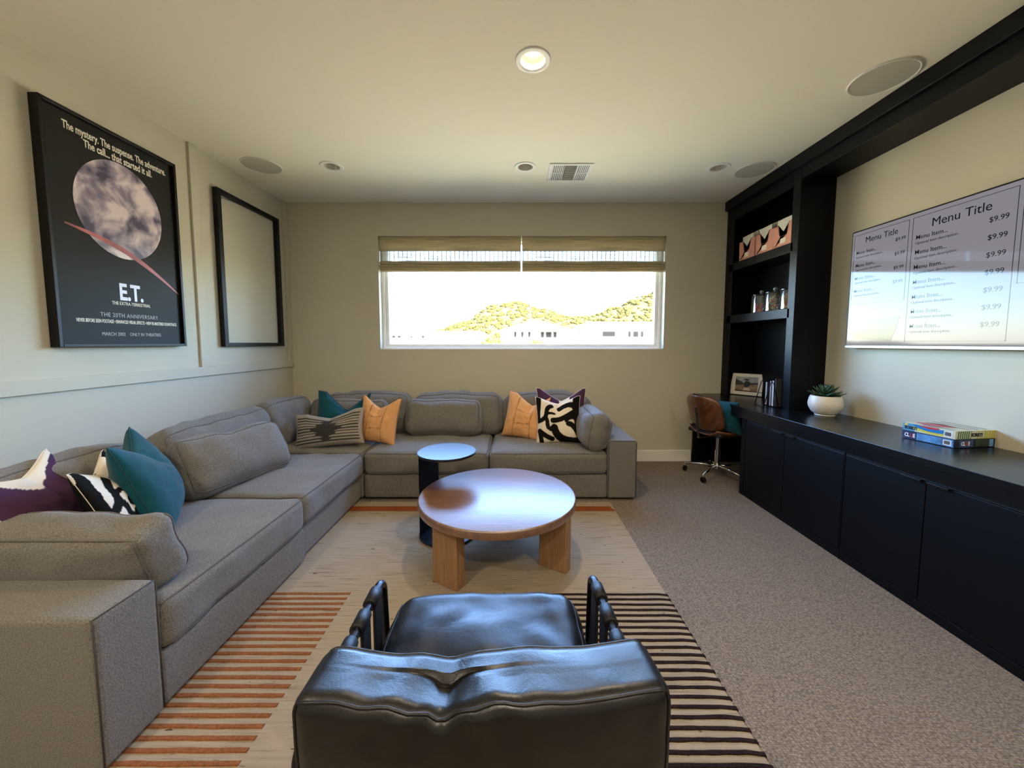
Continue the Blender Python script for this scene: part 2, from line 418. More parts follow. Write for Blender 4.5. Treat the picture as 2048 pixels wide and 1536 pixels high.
# woven shades
M_weave = weave_mat('woven_reed', '#d8cdae', 0, .5); M_weave1 = weave_mat('woven_reed_open', '#b0a792', .36, .32)
def shade(label, x0, x1):
    w = x1-x0; t = thing('woven_shade', label, 'blind', ((x0+x1)/2, YB+.012, 2.035), group='woven shades in the window')
    X0, X1 = -w/2, w/2
    box('headrail', (X0+.005, X1-.005, .012, .06, .315, .355), M_trimw, t)
    def wavy(name, zs, yf, m, th=.004):
        n = 40; V = []; F = []
        for k, z in enumerate(zs):
            for i in range(n+1):
                x = X0+(X1-X0)*i/n; y = yf(k)+.0025*noise.noise(Vector((x*4, z*9, x0)))
                V.append((x, y, z+.003*noise.noise(Vector((x*2.2, k, x0*3)))))
        W = n+1
        for k in range(len(zs)-1):
            for i in range(n): F.append((k*W+i, k*W+i+1, (k+1)*W+i+1, (k+1)*W+i))
        o = obj(name, py(V, F), m, t, smooth=True); md = o.modifiers.new('s', 'SOLIDIFY'); md.thickness = th; return o
    wavy('valance', [.362, .33, .29, .25, .212], lambda k: -.006, M_weave)
    wavy('hanging_panel', [.34, .2, .11, .04], lambda k: .03, M_weave1, .002)
    # gathered folds at the bottom
    prof = []
    for f in range(3):
        for a in range(7): prof.append((.020-.012*f*.3-.018*math.sin(math.pi*a/6), .112-.030*f-.038*a/6))
    wavy('folded_stack', [p[1] for p in prof], lambda k: prof[k][0], M_weave)
    wavy('back_fold', [.118, .06, .004], lambda k: .032, M_weave)
    box('bottom_bar', (X0+.004, X1-.004, .0, .022, .0, .016), M_weave, t)
    tube('lift_cord', [(X1-.02, .012, .2), (X1-.02, .0, .05)], .0015, M_trimw, t, n=5)
shade('woven reed shade over the left half of the window', WX0+.008, .078)
shade('woven reed shade over the right half of the window', .090, WX1-.008)

# ------------------------------------------------------------------ ceiling fixtures
M_lensoff = mat('frosted_lens', '#f2f0ea', .5)
M_baffle = mat('can_baffle', '#cfcabd', .5)
def downlight(label, c, lit=False):
    t = thing('downlight', label, 'ceiling light', (c[0], c[1], ZC), group='recessed ceiling lights')
    lathe('trim_ring', [(.062, .002), (.062, -.004), (.07, -.007), (.088, -.005), (.093, 0), (.093, .001), (.066, .002)], M_white, t, 40, closed=True)
    lathe('baffle', [(.063, .0), (.058, .03), (.052, .058), (.0525, .06), (.065, .06), (.0655, .0)], M_baffle, t, 40, closed=True)
    m = mat('lit_lens', '#fff3dc', .5, emit=(1, .68, .32, 1), estr=5) if lit else M_lensoff
    lathe('lens', [(0, .046), (.03, .047), (.05, .052), (.054, .058), (0, .058)], m, t, 32)
    if lit:
        l = bpy.data.lights.new('lamp', 'SPOT'); l.energy = 60; l.color = (1, .78, .52); l.spot_size = R(150); l.spot_blend = .6; l.shadow_soft_size = .045
        lo = bpy.data.objects.new('lamp', l); COL.objects.link(lo); lo.parent = t; lo.location = (0, 0, .02)
    return t
downlight('unlit recessed ceiling light beside the left speaker', CANS[0])
downlight('unlit recessed ceiling light beside the air vent', CANS[1])
downlight('unlit recessed ceiling light beside the right far speaker', CANS[2])
downlight('glowing warm recessed ceiling light near the top of the picture', CANS[3], True)
# cans of the same kind further back in the room, behind the camera
for i, (x, y) in enumerate(((-1.5, -.3), (1.6, -.3), (0.1, -.9))):
    lathe('can_trim', [(.062, .002), (.062, -.004), (.07, -.007), (.088, -.005), (.093, 0), (.093, .001), (.066, .002)], M_white, ceil, 32, (x, y, ZC), closed=True)
    lathe('can_lens', [(0, -.002), (.062, -.002), (.062, .001), (0, .001)], mat('lit_lens', '#fff3dc', .5), ceil, 32, (x, y, ZC))
    l = bpy.data.lights.new('rear_downlight', 'AREA'); l.shape = 'DISK'; l.size = .12; l.energy = 27; l.color = (1, .86, .68)
    lo = bpy.data.objects.new('rear_downlight', l); COL.objects.link(lo); lo.location = (x, y, ZC-.012)
M_spk = mat('speaker_grille', '#b9b5a5', .7, bump=.3, bscale=900, bdist=.001)
def speaker(label, c):
    t = thing('ceiling_speaker', label, 'speaker', (c[0], c[1], ZC), group='round ceiling speakers')
    r = .15
    lathe('rim', [(r-.008, 0), (r-.008, -.006), (r-.003, -.008), (r, -.005), (r, 0)], M_white, t, 56, closed=True)
    lathe('grille', [(0, -.005), (r-.008, -.004), (r-.008, 0), (0, 0)], M_spk, t, 56)
speaker('round speaker grille in the ceiling by the left wall', (-2.07, 3.22))
speaker('round speaker grille beside the far end of the dark bookcase', (2.03, 3.30))
speaker('large-looking round speaker grille nearest the camera by the dark beam', (2.03, 2.19))
# air vent
v = thing('ceiling_vent', 'white rectangular air vent with slats in the ceiling', 'vent', (.475, 3.345, ZC))
frame_bs = [(-.18, .18, -.165, -.14, -.008, 0), (-.18, .18, .14, .165, -.008, 0), (-.18, -.15, -.14, .14, -.008, 0), (.15, .18, -.14, .14, -.008, 0), (-.056, -.05, -.14, .14, -.008, 0), (.05, .056, -.14, .14, -.008, 0), (-.15, -.056, -.006, .006, -.008, 0), (.056, .15, -.006, .006, -.008, 0)]
boxes('frame', frame_bs, M_white, v, bev=.002)
box('duct_shade_sheet', (-.15, .15, -.14, .14, -.0025, -.0005), mat('vent_shadow', '#2a2826', .9), v, bev=0)  # flat sheet behind the slats, its dark colour stands in for shade in the duct
bm = bmesh.new(); addbox(bm, -.0045, .0045, -.062, .062, -.006, -.001, mtx=Matrix.Rotation(R(25), 4, 'Y')); slat_v = frombm(bm)
bm = bmesh.new(); addbox(bm, -.048, .048, -.004, .004, -.006, -.001, mtx=Matrix.Rotation(R(25), 4, 'X')); slat_h = frombm(bm)
for sx in (-1, 1):
    for sy in (-1, 1):
        for k in range(6): obj('slat', slat_v, M_white, v, (sx*.103+(k-2.5)*.0155, sy*.073, 0))
for k in range(15): obj('slat', slat_h, M_white, v, (0, -.13+k*.0186, 0))

# ------------------------------------------------------------------ left wall pictures
M_poster = mat('poster_paper', '#1d1d1b', .55, spec=.2, var=.12, vscale=2.5)
def wall_m(y, z, x=XL):   # local text plane on the left wall: text x -> +Y, text y -> +Z, facing +X
    return Matrix(((0, 0, 1, x), (1, 0, 0, y), (0, 1, 0, z), (0, 0, 0, 1)))
py0, py1, pz0, pz1 = 1.935, 2.69, 1.264, 2.506
p = thing('framed_poster', 'large dark poster with a pale moon in a thin black frame', 'poster', (XL, 0, pz0))
H_ = pz1-pz0
boxes('frame', [(0, .05, py0, py0+.018, 0, H_), (0, .05, py1-.018, py1, 0, H_), (0, .05, py0+.018, py1-.018, 0, .018), (0, .05, py0+.018, py1-.018, H_-.018, H_)], M_black, p, bev=.002)
box('backing', (.0, .03, py0+.018, py1-.018, .018, H_-.018), M_poster, p, bev=0)
PX = .0308
def moon_mat():
    m = bpy.data.materials.new('moon_print'); m.use_nodes = True; N = m.node_tree.nodes; L = m.node_tree.links; b = N['Principled BSDF']
    b.inputs['Roughness'].default_value = .4
    tc = N.new('ShaderNodeTexCoord'); n = N.new('ShaderNodeTexNoise'); n.inputs['Scale'].default_value = 7; n.inputs['Detail'].default_value = 5; n.inputs['Distortion'].default_value = .4
    L.new(tc.outputs['Object'], n.inputs['Vector']); cr = N.new('ShaderNodeValToRGB')
    e = cr.color_ramp.elements; e[0].position = .38; e[0].color = lin('#45405e'); e[1].position = .60; e[1].color = lin('#ded0d4')
    x = e.new(.49); x.color = lin('#9c90a2')
    L.new(n.outputs['Fac'], cr.inputs[0]); L.new(cr.outputs[0], b.inputs['Base Color']); return m
def disc(name, cy, cz, ry, rz, m, parent, x, n=64):
    V = [(x, cy+ry*math.cos(2*math.pi*k/n), cz+rz*math.sin(2*math.pi*k/n)) for k in range(n)]+[(x-.0006, cy+ry*math.cos(2*math.pi*k/n), cz+rz*math.sin(2*math.pi*k/n)) for k in range(n)]
    F = [tuple(range(n)), tuple(range(2*n-1, n-1, -1))]+[(k, (k+1) % n, n+(k+1) % n, n+k) for k in range(n)]
    return obj(name, py(V, F), m, parent)
disc('moon_print', 2.322, 2.068-pz0, .252, .278, moon_mat(), p, PX)
M_plet = mat('poster_lettering', '#e9e3d2', .5); M_plet2 = mat('poster_lettering_dim', '#a7a6a4', .5); M_pblue = mat('poster_title', '#e8ecff', .5)
# a plain pink streak where the printed picture has its warm colours
V = []; k = 24
for i in range(k+1):
    s = i/k; y = 2.02+.65*s; z = 1.915-.30*s+.06*math.sin(s*3.0)-pz0; w = .004+.012*math.sin(math.pi*s)
    V += [(PX+.0006, y, z+w), (PX+.0006, y, z-w)]
obj('pink_streak', py(V, [(2*i, 2*i+1, 2*i+3, 2*i+2) for i in range(k)]), mat('streak_print', '#a85a62', .5, var=.35, vscale=9), p)
def pfit(t_, y0_, y1_, z, size, m, bold=0, sp=1):      # lettering fitted to its measured width
    o = text('lettering', t_, size, m, p, Matrix.Identity(4), 'LEFT', bold, spacing=sp)
    xs_ = [v.co.x for v in o.data.vertices]; a_, b_ = min(xs_), max(xs_)
    o.data.transform(wall_m(y0_, z-pz0, PX) @ Matrix.Diagonal(((y1_-y0_)/(b_-a_), 1, 1, 1)) @ Matrix.Translation((-a_, 0, 0)))
pfit('The mystery. The suspense. The adventure.', 2.045, 2.627, 2.405, .058, M_plet, .0011)
pfit('The call... that started it all.', 2.14, 2.53, 2.352, .058, M_plet, .0011)
pfit('E.T.', 2.272, 2.414, 1.545, .135, M_pblue, .004)
pfit('THE EXTRA-TERRESTRIAL', 2.224, 2.457, 1.512, .028, M_plet)
pfit('THE 20TH ANNIVERSARY', 2.156, 2.503, 1.438, .034, M_plet2, 0, 1.1)
pfit('NEVER BEFORE SEEN FOOTAGE \u2022 ENHANCED VISUAL EFFECTS \u2022 NEW RE-MASTERED SOUNDTRACK', 2.036, 2.637, 1.402, .028, M_plet, .0003)
pfit('MARCH 2002    ONLY IN THEATRES', 2.158, 2.516, 1.329, .028, M_plet2)
# empty frame
p2 = thing('empty_frame', 'empty black picture frame hanging open on the left wall', 'picture frame', (XL, 0, 1.256))
fy0, fy1, fh = 3.06, 3.85, 1.254
boxes('frame', [(.004, .042, fy0, fy0+.042, 0, fh), (.004, .042, fy1-.04, fy1, 0, fh), (.004, .042, fy0+.042, fy1-.04, 0, .032), (.004, .042, fy0+.042, fy1-.04, fh-.034, fh)], M_black, p2, bev=.002)
tube('hanging_wire', [(.012, fy0+.042, fh-.075), (.012, fy0+.1, fh-.05), (.012, fy0+.2, fh-.04), (.012, fy0+.32, fh-.035), (.012, fy0+.4, fh-.028)], .0016, M_black, p2, n=5)

# ------------------------------------------------------------------ built-in on the right
CZ = .745; CF = 1.94
wt = thing('worktop', 'long blue-black worktop running along the right wall', 'worktop', (0, 0, 0))
box('slab', (CF-.006, XR-.002, YF+.01, YB-.001, .7065, CZ), M_navytop, wt, bev=.0015)
box('apron', (CF-.006, CF+.022, YF, YB, .653, .7064), M_navytop, wt, bev=0)
M_gap = mat('gap_black', '#040506', .8)
def base_cabinet(label, ya, yb, first=False):
    """ya > yb; two doors with slim edge pulls"""
    t = thing('base_cabinet', label, 'cabinet', (CF, (ya+yb)/2, 0), group='blue-black base cabinets')
    h = (ya-yb)/2
    bs = [(.022, XR-CF-.004, -h, h, 0.001, .65)]
    box('body', bs[0], M_navy, t, bev=.001)
    st = .055 if first else .006
    box('stile', (0.0, .022, h-st, h, 0, .651), M_navy, t, bev=.002)
    box('kick_board', (0.002, .022, -h, h-st, 0, .05), M_navy, t, bev=.002)
    a, b = h-st-.003, -h+.003; mid = -.012 if first else 0
    for (d0, d1, side) in ((a, mid+.002, -1), (mid-.002, b, 1)):
        d = box('door', (.001, .021, d1, d0, .054, .636), M_navy, t, bev=.002)
        py_ = (mid+.06) if side == -1 else (mid-.055)
        boxes('pull', [(-.014, .004, py_-.045, py_+.045, .6365, .639), (-.0145, -.0125, py_-.045, py_+.045, .630, .639)], M_blackmetal, d, bev=.0005)
    box('top_gap', (.004, .02, -h+.002, h-st, .6385, .6505), M_gap, t, bev=0)
base_cabinet('dark base cabinet beside the knee space of the desk', 3.165, 2.17, True)
base_cabinet('dark base cabinet in the middle, below the board games', 2.17, 1.29)
base_cabinet('dark base cabinet nearest the camera at the right edge', 1.29, .41)
tag(box('desk_end_panel', (CF, XR, YB-.035, YB-.001, 0, .65), M_navy, bev=.002), 'dark side panel of the desk standing against the window wall', 'panel')
# bookcase tower
bk = thing('bookcase', 'tall blue-black bookcase tower standing on the worktop', 'bookcase', (2.23, 3.03, CZ))
bz = 2.66-CZ
box('side_panel', (.001, .279, 0, .05, 0, bz), M_navy, bk); box('side_panel', (.001, .279, .95, 1.009, 0, bz), M_navy, bk)
box('back_panel', (.262, .279, .05, .95, 0, bz), M_navy, bk, bev=0)
box('stile', (0, .02, -.002, .078, 0, bz), M_navy, bk); box('stile', (0, .02, .885, 1.009, 0, bz), M_navy, bk)
box('top_rail', (0, .02, .078, .885, 2.525-CZ, bz), M_navy, bk)
box('shelf', (.0, .262, .05, .95, 2.015-CZ, 2.092-CZ), M_navy, bk); box('shelf', (.0, .262, .05, .95, 1.488-CZ, 1.567-CZ), M_navy, bk)
# beam and crown
hb = thing('ceiling_beam', 'blue-black boxed beam with crown running along the ceiling above the television', 'beam', (2.2, 0, 2.5))
box('crown', (0, .309, YF, YB, .145, .24), M_navy, hb, bev=.003)
box('face_board', (.03, .05, YF, 3.028, .055, .145), M_navy, hb, bev=.002)
box('soffit', (.05, .309, YF, 3.026, .065, .085), M_navy, hb, bev=.001)

# television
tv = thing('television', 'wall-mounted flat television showing a menu board', 'television', (XR, 2.06, 1.25))
tvh, tvw = .83, .735
box('cabinet', (-.06, -.012, -tvw, tvw, 0, tvh), M_black, tv, bev=.004)
box('wall_bracket', (-.012, 0, -.25, .25, .2, .6), M_blackmetal, tv)
def screen_mat(name, col, k):
    m = mat(name, '#050505', .05, spec=.24, emit=col, estr=k); return m
M_scr = screen_mat('screen_paper', '#b9b4bd', .42); M_scrtxt = screen_mat('screen_ink', '#3b393d', .12); M_scrline = screen_mat('screen_line', '#4a484c', .14)
M_food1 = screen_mat('screen_food_tan', '#b08a50', .22); M_food2 = screen_mat('screen_food_green', '#88905a', .2); M_food3 = screen_mat('screen_food_orange', '#b0764a', .22)
box('screen', (-.0615, -.059, -tvw+.01, tvw-.01, .02, tvh-.01), M_scr, tv, bev=0)
frame_lip = boxes('bottom_bezel', [(-.063, -.055, -tvw, tvw, .0, .02)], M_steel, tv, bev=.002)
box('logo_bar', (-.064, -.062, -.05, .05, .006, .012), M_chrome, tv, bev=.0005)
def tv_m(y, z):  # seen from the room: text x -> -Y, up z, facing -X
    return Matrix(((0, 0, -1, -.0618), (-1, 0, 0, y), (0, 1, 0, z), (0, 0, 0, 1)))
def tvrect(y0, y1, z0, z1):
    w = .0025
    boxes('menu_border', [(-.0622, -.0612, y0, y1, z1-w, z1), (-.0622, -.0612, y0, y1, z0, z0+w), (-.0622, -.0612, y0, y0+w, z0, z1), (-.0622, -.0612, y1-w, y1, z0, z1)], M_scrline, tv, bev=0)
def tvt(s, y, z, size, al='LEFT', bold=0): text('menu_lettering', s, size, M_scrtxt, tv, tv_m(y, z), al, bold, xs=.95)
# panel 1 (far), 2 (middle), 3 (near, cut by the picture edge)
tvrect(.335, .711, .31, .797); tvrect(-.175, .314, .045, .797); tvrect(-.715, -.195, .325, .797)
tvt('Menu Title', .515, .732, .054, 'CENTER'); tvt('Menu Title', .068, .717, .068, 'CENTER'); tvt('Menu Title', -.45, .717, .068, 'CENTER')
for k in range(4):
    z = .662-k*.089
    tvt('Menu Item...', .692, z, .032, bold=.0002); tvt('Optional item description...', .692, z-.028, .019); tvt('$9.99', .352, z+.024, .030, 'RIGHT', .0001)
for k in range(7):
    z = .662-k*.089
    tvt('Menu Item...', .292, z, .036, bold=.0002); tvt('Optional item description...', .292, z-.03, .022); tvt('$9.99', -.145, z-.008, .038, 'RIGHT', .0001)
for k in range(4):
    z = .662-k*.089
    tvt('Menu Item...', -.215, z, .036, bold=.0002); tvt('$9.99', -.66, z-.008, .038, 'RIGHT', .0001)
def tvblob(name, cy, cz, ry, rz, m, seed, n=40):
    V = [(-.0622, cy+ry*math.cos(a)*(1+.18*noise.noise(Vector((math.cos(a)*2, math.sin(a)*2, seed)))), cz+rz*math.sin(a)*(1+.18*noise.noise(Vector((math.cos(a)*2, math.sin(a)*2, seed+5))))) for a in [2*math.pi*k/n for k in range(n)]]
    obj(name, py(V, [tuple(range(n))]), m, tv)
def tvpoly(name, pts, m, x=-.0622): obj(name, py([(x, y, z) for y, z in pts], [tuple(range(len(pts)))]), m, tv)
tvpoly('food_picture', [(.66, .065), (.40, .05), (.37, .13), (.355, .205), (.68, .195), (.685, .1)], M_food1); tvpoly('food_picture', [(.60, .07), (.42, .062), (.39, .12), (.58, .13)], M_food2, -.0623)
tvpoly('food_picture', [(-.235, .31), (-.70, .31), (-.70, .2), (-.24, .2)], M_food2)
tvblob('food_picture', -.40, .10, .15, .07, M_food3, 8)

# ------------------------------------------------------------------ rug
def rug_mat():
    m = bpy.data.materials.new('flatweave_rug'); m.use_nodes = True; N = m.node_tree.nodes; L = m.node_tree.links; b = N['Principled BSDF']
    b.inputs['Roughness'].default_value = .95; b.inputs['Specular IOR Level'].default_value = .1
    tc = N.new('ShaderNodeTexCoord'); mp = N.new('ShaderNodeMapping'); mp.inputs['Scale'].default_value = (5, 90, 1); L.new(tc.outputs['Object'], mp.inputs[0])
    n = N.new('ShaderNodeTexNoise'); n.inputs['Scale'].default_value = 1; n.inputs['Detail'].default_value = 5; L.new(mp.outputs[0], n.inputs['Vector'])
    cr = N.new('ShaderNodeValToRGB'); e = cr.color_ramp.elements
    e[0].position = .27; e[0].color = lin('#7f705a'); e[1].position = .42; e[1].color = lin('#9f907a'); x = e.new(.75); x.color = lin('#aa9c86')
    L.new(n.outputs['Fac'], cr.inputs[0])
    mp2 = N.new('ShaderNodeMapping'); mp2.inputs['Scale'].default_value = (22, 55, 1); L.new(tc.outputs['Object'], mp2.inputs[0])
    v = N.new('ShaderNodeTexNoise'); v.inputs['Scale'].default_value = 1; v.inputs['Detail'].default_value = 1; L.new(mp2.outputs[0], v.inputs['Vector'])
    cr2 = N.new('ShaderNodeValToRGB'); f = cr2.color_ramp.elements; f[0].position = .22; f[0].color = lin('#6f5a45'); f[1].position = .27; f[1].color = (1, 1, 1, 1)
    L.new(v.outputs['Fac'], cr2.inputs[0])
    mx = N.new('ShaderNodeMix'); mx.data_type = 'RGBA'; mx.blend_type = 'MULTIPLY'; mx.inputs[0].default_value = .9
    L.new(cr.outputs[0], mx.inputs[6]); L.new(cr2.outputs[0], mx.inputs[7]); L.new(mx.outputs[2], b.inputs['Base Color'])
    mp3 = N.new('ShaderNodeMapping'); mp3.inputs['Scale'].default_value = (180, 320, 1); L.new(tc.outputs['Object'], mp3.inputs[0])
    n3 = N.new('ShaderNodeTexNoise'); n3.inputs['Scale'].default_value = 1; L.new(mp3.outputs[0], n3.inputs['Vector'])
    bp = N.new('ShaderNodeBump'); bp.inputs['Strength'].default_value = .6; bp.inputs['Distance'].default_value = .003; L.new(n3.outputs['Fac'], bp.inputs['Height']); L.new(bp.outputs[0], b.inputs['Normal'])
    return m
rug = thing('area_rug', 'cream flatweave rug with orange and black stripes under the coffee table', 'rug', (-.35, 1.4, 0))
RX0, RX1, RY0, RY1, RT = -1.28, 1.13, -1.2, 1.56, .008
box('weave', (RX0, RX1, RY0, RY1, 0, RT), rug_mat(), rug, bev=.003)
M_orange = mat('stripe_rust', '#8a5838', .95, spec=.1, var=.25, vscale=90, bump=.6, bscale=260)
M_blk = mat('stripe_black', '#2a1f1e', .95, spec=.1, var=.4, vscale=140, bump=.6, bscale=260)
M_rust = mat('stripe_dark_rust', '#8a4a26', .95, spec=.1, var=.2, vscale=90, bump=.6, bscale=260)
def stripe(x0, x1, yc, w, m, seed, end=0):
    n = 34; V = []; F = []
    for i in range(n+1):
        x = x0+(x1-x0)*i/n; wob = .0022*noise.noise(Vector((x*7, seed*1.7, 0)))+.001*noise.noise(Vector((x*30, seed, 2)))
        if end: wob += -.006*max(0, (x-(x1-.05))/.05)
        hw_ = w/2*(1+.22*noise.noise(Vector((x*22, seed*3.1, 5)))); zz = RT
        V += [(x, yc+wob-hw_, zz-.002), (x, yc+wob-hw_*.6, zz+.0035), (x, yc+wob+hw_*.6, zz+.0035), (x, yc+wob+hw_, zz-.002)]
    for i in range(n):
        for j in range(3): F.append((4*i+j, 4*i+j+1, 4*i+5+j, 4*i+4+j))
    F += [(0, 1, 2, 3), (4*n+3, 4*n+2, 4*n+1, 4*n)]
    obj('stripe', py(V, F), m, rug, smooth=False)
for k in range(34):
    yw = 1.838-k*.0372-1.4
    stripe(RX0+.01, -.835+.35, yw, .0195, M_orange, k)
    stripe(.16+.35, RX1+.004, yw-.006, .0175, M_blk, k+50, 1)
for k in range(1):
    n = 40
    V = [(RX0+.01, 2.79-1.4, RT), (RX1-.005, 2.79-1.4, RT), (RX1-.03, 2.868-1.4, RT), (RX0+.01, 2.868-1.4, RT)]
    V += [(x, y, z+.0035) for x, y, z in V]
    obj('border_band', py(V, [(0, 1, 2, 3), (4, 5, 6, 7), (0, 1, 5, 4), (1, 2, 6, 5), (2, 3, 7, 6), (3, 0, 4, 7)]), M_rust, rug)

# ------------------------------------------------------------------ sectional sofa
SH, SB = .405, .215      # seat top, top of base
def base_block(name, b, parent): return box(name, b, M_fab, parent, bev=.018, seg=3)
def seatc(parent, loc, w, d, seed, rotz=0, sag=0):
    # w along local x, d along y
    return cushion('seat_cushion', Cushion(w, d, SH-SB-.004, .045, (.004, .012, .022), .0065, seed, 6), parent, loc, (0, 0, rotz), n=26)
def backc(parent, w, h, t, loc, lean, yaw, seed, sag=.02):
    return cushion('back_cushion', Cushion(w, t, h, .10, (.01, .045, .012), .014, seed, 6, top_sag=-sag), parent, loc, (R(-lean), 0, yaw), n=26, pipe_axis=1)
def arm_block(parent, b, seams):
    a = base_block('arm', b, parent)
    for s in seams: tube('seam', s, .0022, M_seam, a, n=5)
    return a
# section with the near arm (left wall run)
FX = -1.215; BX = -2.30
s = thing('sofa_section', 'grey sofa section with the near arm, closest to the camera', 'sofa', (BX, 1.02, 0), group='sections of the grey sectional sofa')
base_block('base', (.02, FX-BX, .20, 1.10, .02, SB), s)
x1, z1 = FX-BX, .495
e = .012
arm_block(s, (.0, x1+.01, 0, .20, .02, z1), [[(x1+.008, .004, .03), (x1+.008, .004, z1-.02), (x1-.0, .006, z1-.003)], [(x1+.008, .196, .03), (x1+.008, .196, z1-.02)], [(x1+.006, .008, z1-.004), (x1+.006, .192, z1-.004)]])
base_block('back_frame', (0, .17, .20, 1.10, .02, .56), s)
seatc(s, ((.17+x1)/2+.012, .655, SB), x1-.17+.0, .895, 3)
backc(s, .84, .40, .24, (.285, .62, .36), 13, math.pi/2, 5)
# armless section, left run
s = thing('sofa_section', 'grey armless sofa section against the left wall', 'sofa', (BX, 2.12, 0), group='sections of the grey sectional sofa')
base_block('base', (.02, FX-BX-.03, .003, .88, .02, SB), s); base_block('back_frame', (0, .17, .003, .88, .02, .56), s)
seatc(s, ((.17+x1)/2+.005, .44, SB), x1-.17-.01, .875, 8)
backc(s, .93, .40, .24, (.285, .45, .36), 12, math.pi/2, 11)
# corner
s = thing('sofa_section', 'grey corner section of the sofa below the empty frame', 'sofa', (BX, 3.003, 0), group='sections of the grey sectional sofa')
CY = 3.97-3.003
base_block('base', (.02, FX-BX-.015, 0, CY, .02, SB), s); base_block('back_frame', (0, .17, 0, CY, .02, .56), s); base_block('side_frame', (.17, FX-BX-.015, CY-.17, CY, .02, .56), s)
seatc(s, ((.17+x1)/2-.006, (CY-.17)/2, SB), x1-.17-.015, CY-.17, 14)
backc(s, .68, .40, .22, (.275, .36, .37), 12, math.pi/2, 15)
backc(s, .86, .41, .24, (.86, CY-.29, .375), 12, 0, 19)
# armless on the back wall
FY = 2.995; BY = 3.97
s = thing('sofa_section', 'grey armless sofa section under the left part of the window', 'sofa', (-1.222, FY, 0), group='sections of the grey sectional sofa')
base_block('base', (0, 1.018, .01, BY-FY, .02, SB), s); base_block('back_frame', (0, 1.018, BY-FY-.17, BY-FY, .02, .56), s)
seatc(s, (.51, .40, SB), 1.012, .81, 22)
backc(s, .89, .41, .24, (.665, .685, .37), 12, 0, 23)
# armed on the back wall
s = thing('sofa_section', 'grey sofa section with the far arm beside the carpet walkway', 'sofa', (-.2, FY, 0), group='sections of the grey sectional sofa')
base_block('base', (0.003, .965, .01, BY-FY, .02, SB), s); base_block('back_frame', (0.003, .965, BY-FY-.17, BY-FY, .02, .56), s)
arm_block(s, (.967, 1.20, 0, BY-FY, .02, .50), [[(.972, -.001, .03), (.972, -.001, .485), (.985, -.001, .497), (1.185, -.001, .497), (1.196, -.001, .485), (1.196, -.001, .03)]])
seatc(s, (.485, .40, SB), .96, .81, 26)
backc(s, .86, .41, .24, (.53, .685, .37), 12, 0, 27)
# loose cushions in the same fabric
def loose(label, w, h, t, loc, lean, yaw, seed, roll=0, chop=0, n=26, r=.075, puff=.05):
    c = Cushion(w, t, h, r, (.006, puff, .006), .010, seed, 6, chop=chop)
    o = cushion('lumbar_cushion', c, None, loc, (R(-lean), R(roll), yaw), n=n, pipe_axis=1); tag(o, label, 'cushion', 'loose grey sofa cushions'); return o
loose('grey loose cushion slumped on the left wall run of the sofa', .66, .35, .17, (-1.70, 2.33, SH+.005), 26, R(73), 31, chop=.015)
loose('grey loose cushion in the middle of the sofa under the window', .70, .34, .16, (-.66, 3.50, SH+.01), 17, 0, 33)
loose('grey loose cushion behind the teal and orange pillows in the corner', .72, .35, .15, (-1.56, 3.50, SH+.005), 12, R(0), 35)
loose('grey cushion leaning on the far arm of the sofa', .60, .33, .185, (.655, 3.27, SH-.015), 10, R(-90), 37, r=.088)
loose('grey cushion leaning over the near arm of the sofa', .98, .27, .16, (-1.745, 1.345, SH-.005), -16, R(0), 39, chop=.0, r=.05, puff=.03)

# ------------------------------------------------------------------ throw pillows
TEAL = lin('#0f5059'); PUR = lin('#4a2f49'); CREAM = lin('#e6d9c4'); BLK = lin('#14130f')
M_teal = mat('teal_velvet', '#0b4a54', .75, spec=.15, sheen=.15, var=.15, vscale=14, bump=.15, bscale=60)
M_tealpipe = mat('teal_piping', '#0a3d44', .8)
M_orangep = mat('apricot_quilt', '#dda468', .85, spec=.15, var=.1, vscale=30, bump=.25, bscale=40, bdist=.006)
M_orseam = mat('apricot_seam', '#b07c48', .9)
M_print = mat('printed_cotton', '#ffffff', .9, spec=.12, attr='print', bump=.25, bscale=260)
M_cream = mat('cream_cotton', '#ddd0bb', .9)
def c_purple(u, v):       # cream band along the top edge and one corner
    return CREAM if v > .90-.30*math.exp(-((u+.25)/.38)**2) or u < -.93-.2*(v+.2) else PUR
def seg_d(px, py_, ax, ay, bx, by):
    t = max(0, min(1, ((px-ax)*(bx-ax)+(py_-ay)*(by-ay))/((bx-ax)**2+(by-ay)**2))); return math.hypot(px-ax-t*(bx-ax), py_-ay-t*(by-ay))
def curve_pts(c, n=16):
    out = []
    for i in range(n+1):
        t = i/n; a, b, d, e = (1-t)**3, 3*t*(1-t)**2, 3*t*t*(1-t), t**3
        out.append(tuple(a*c[0][k]+b*c[1][k]+d*c[2][k]+e*c[3][k] for k in (0, 1)))
    return out
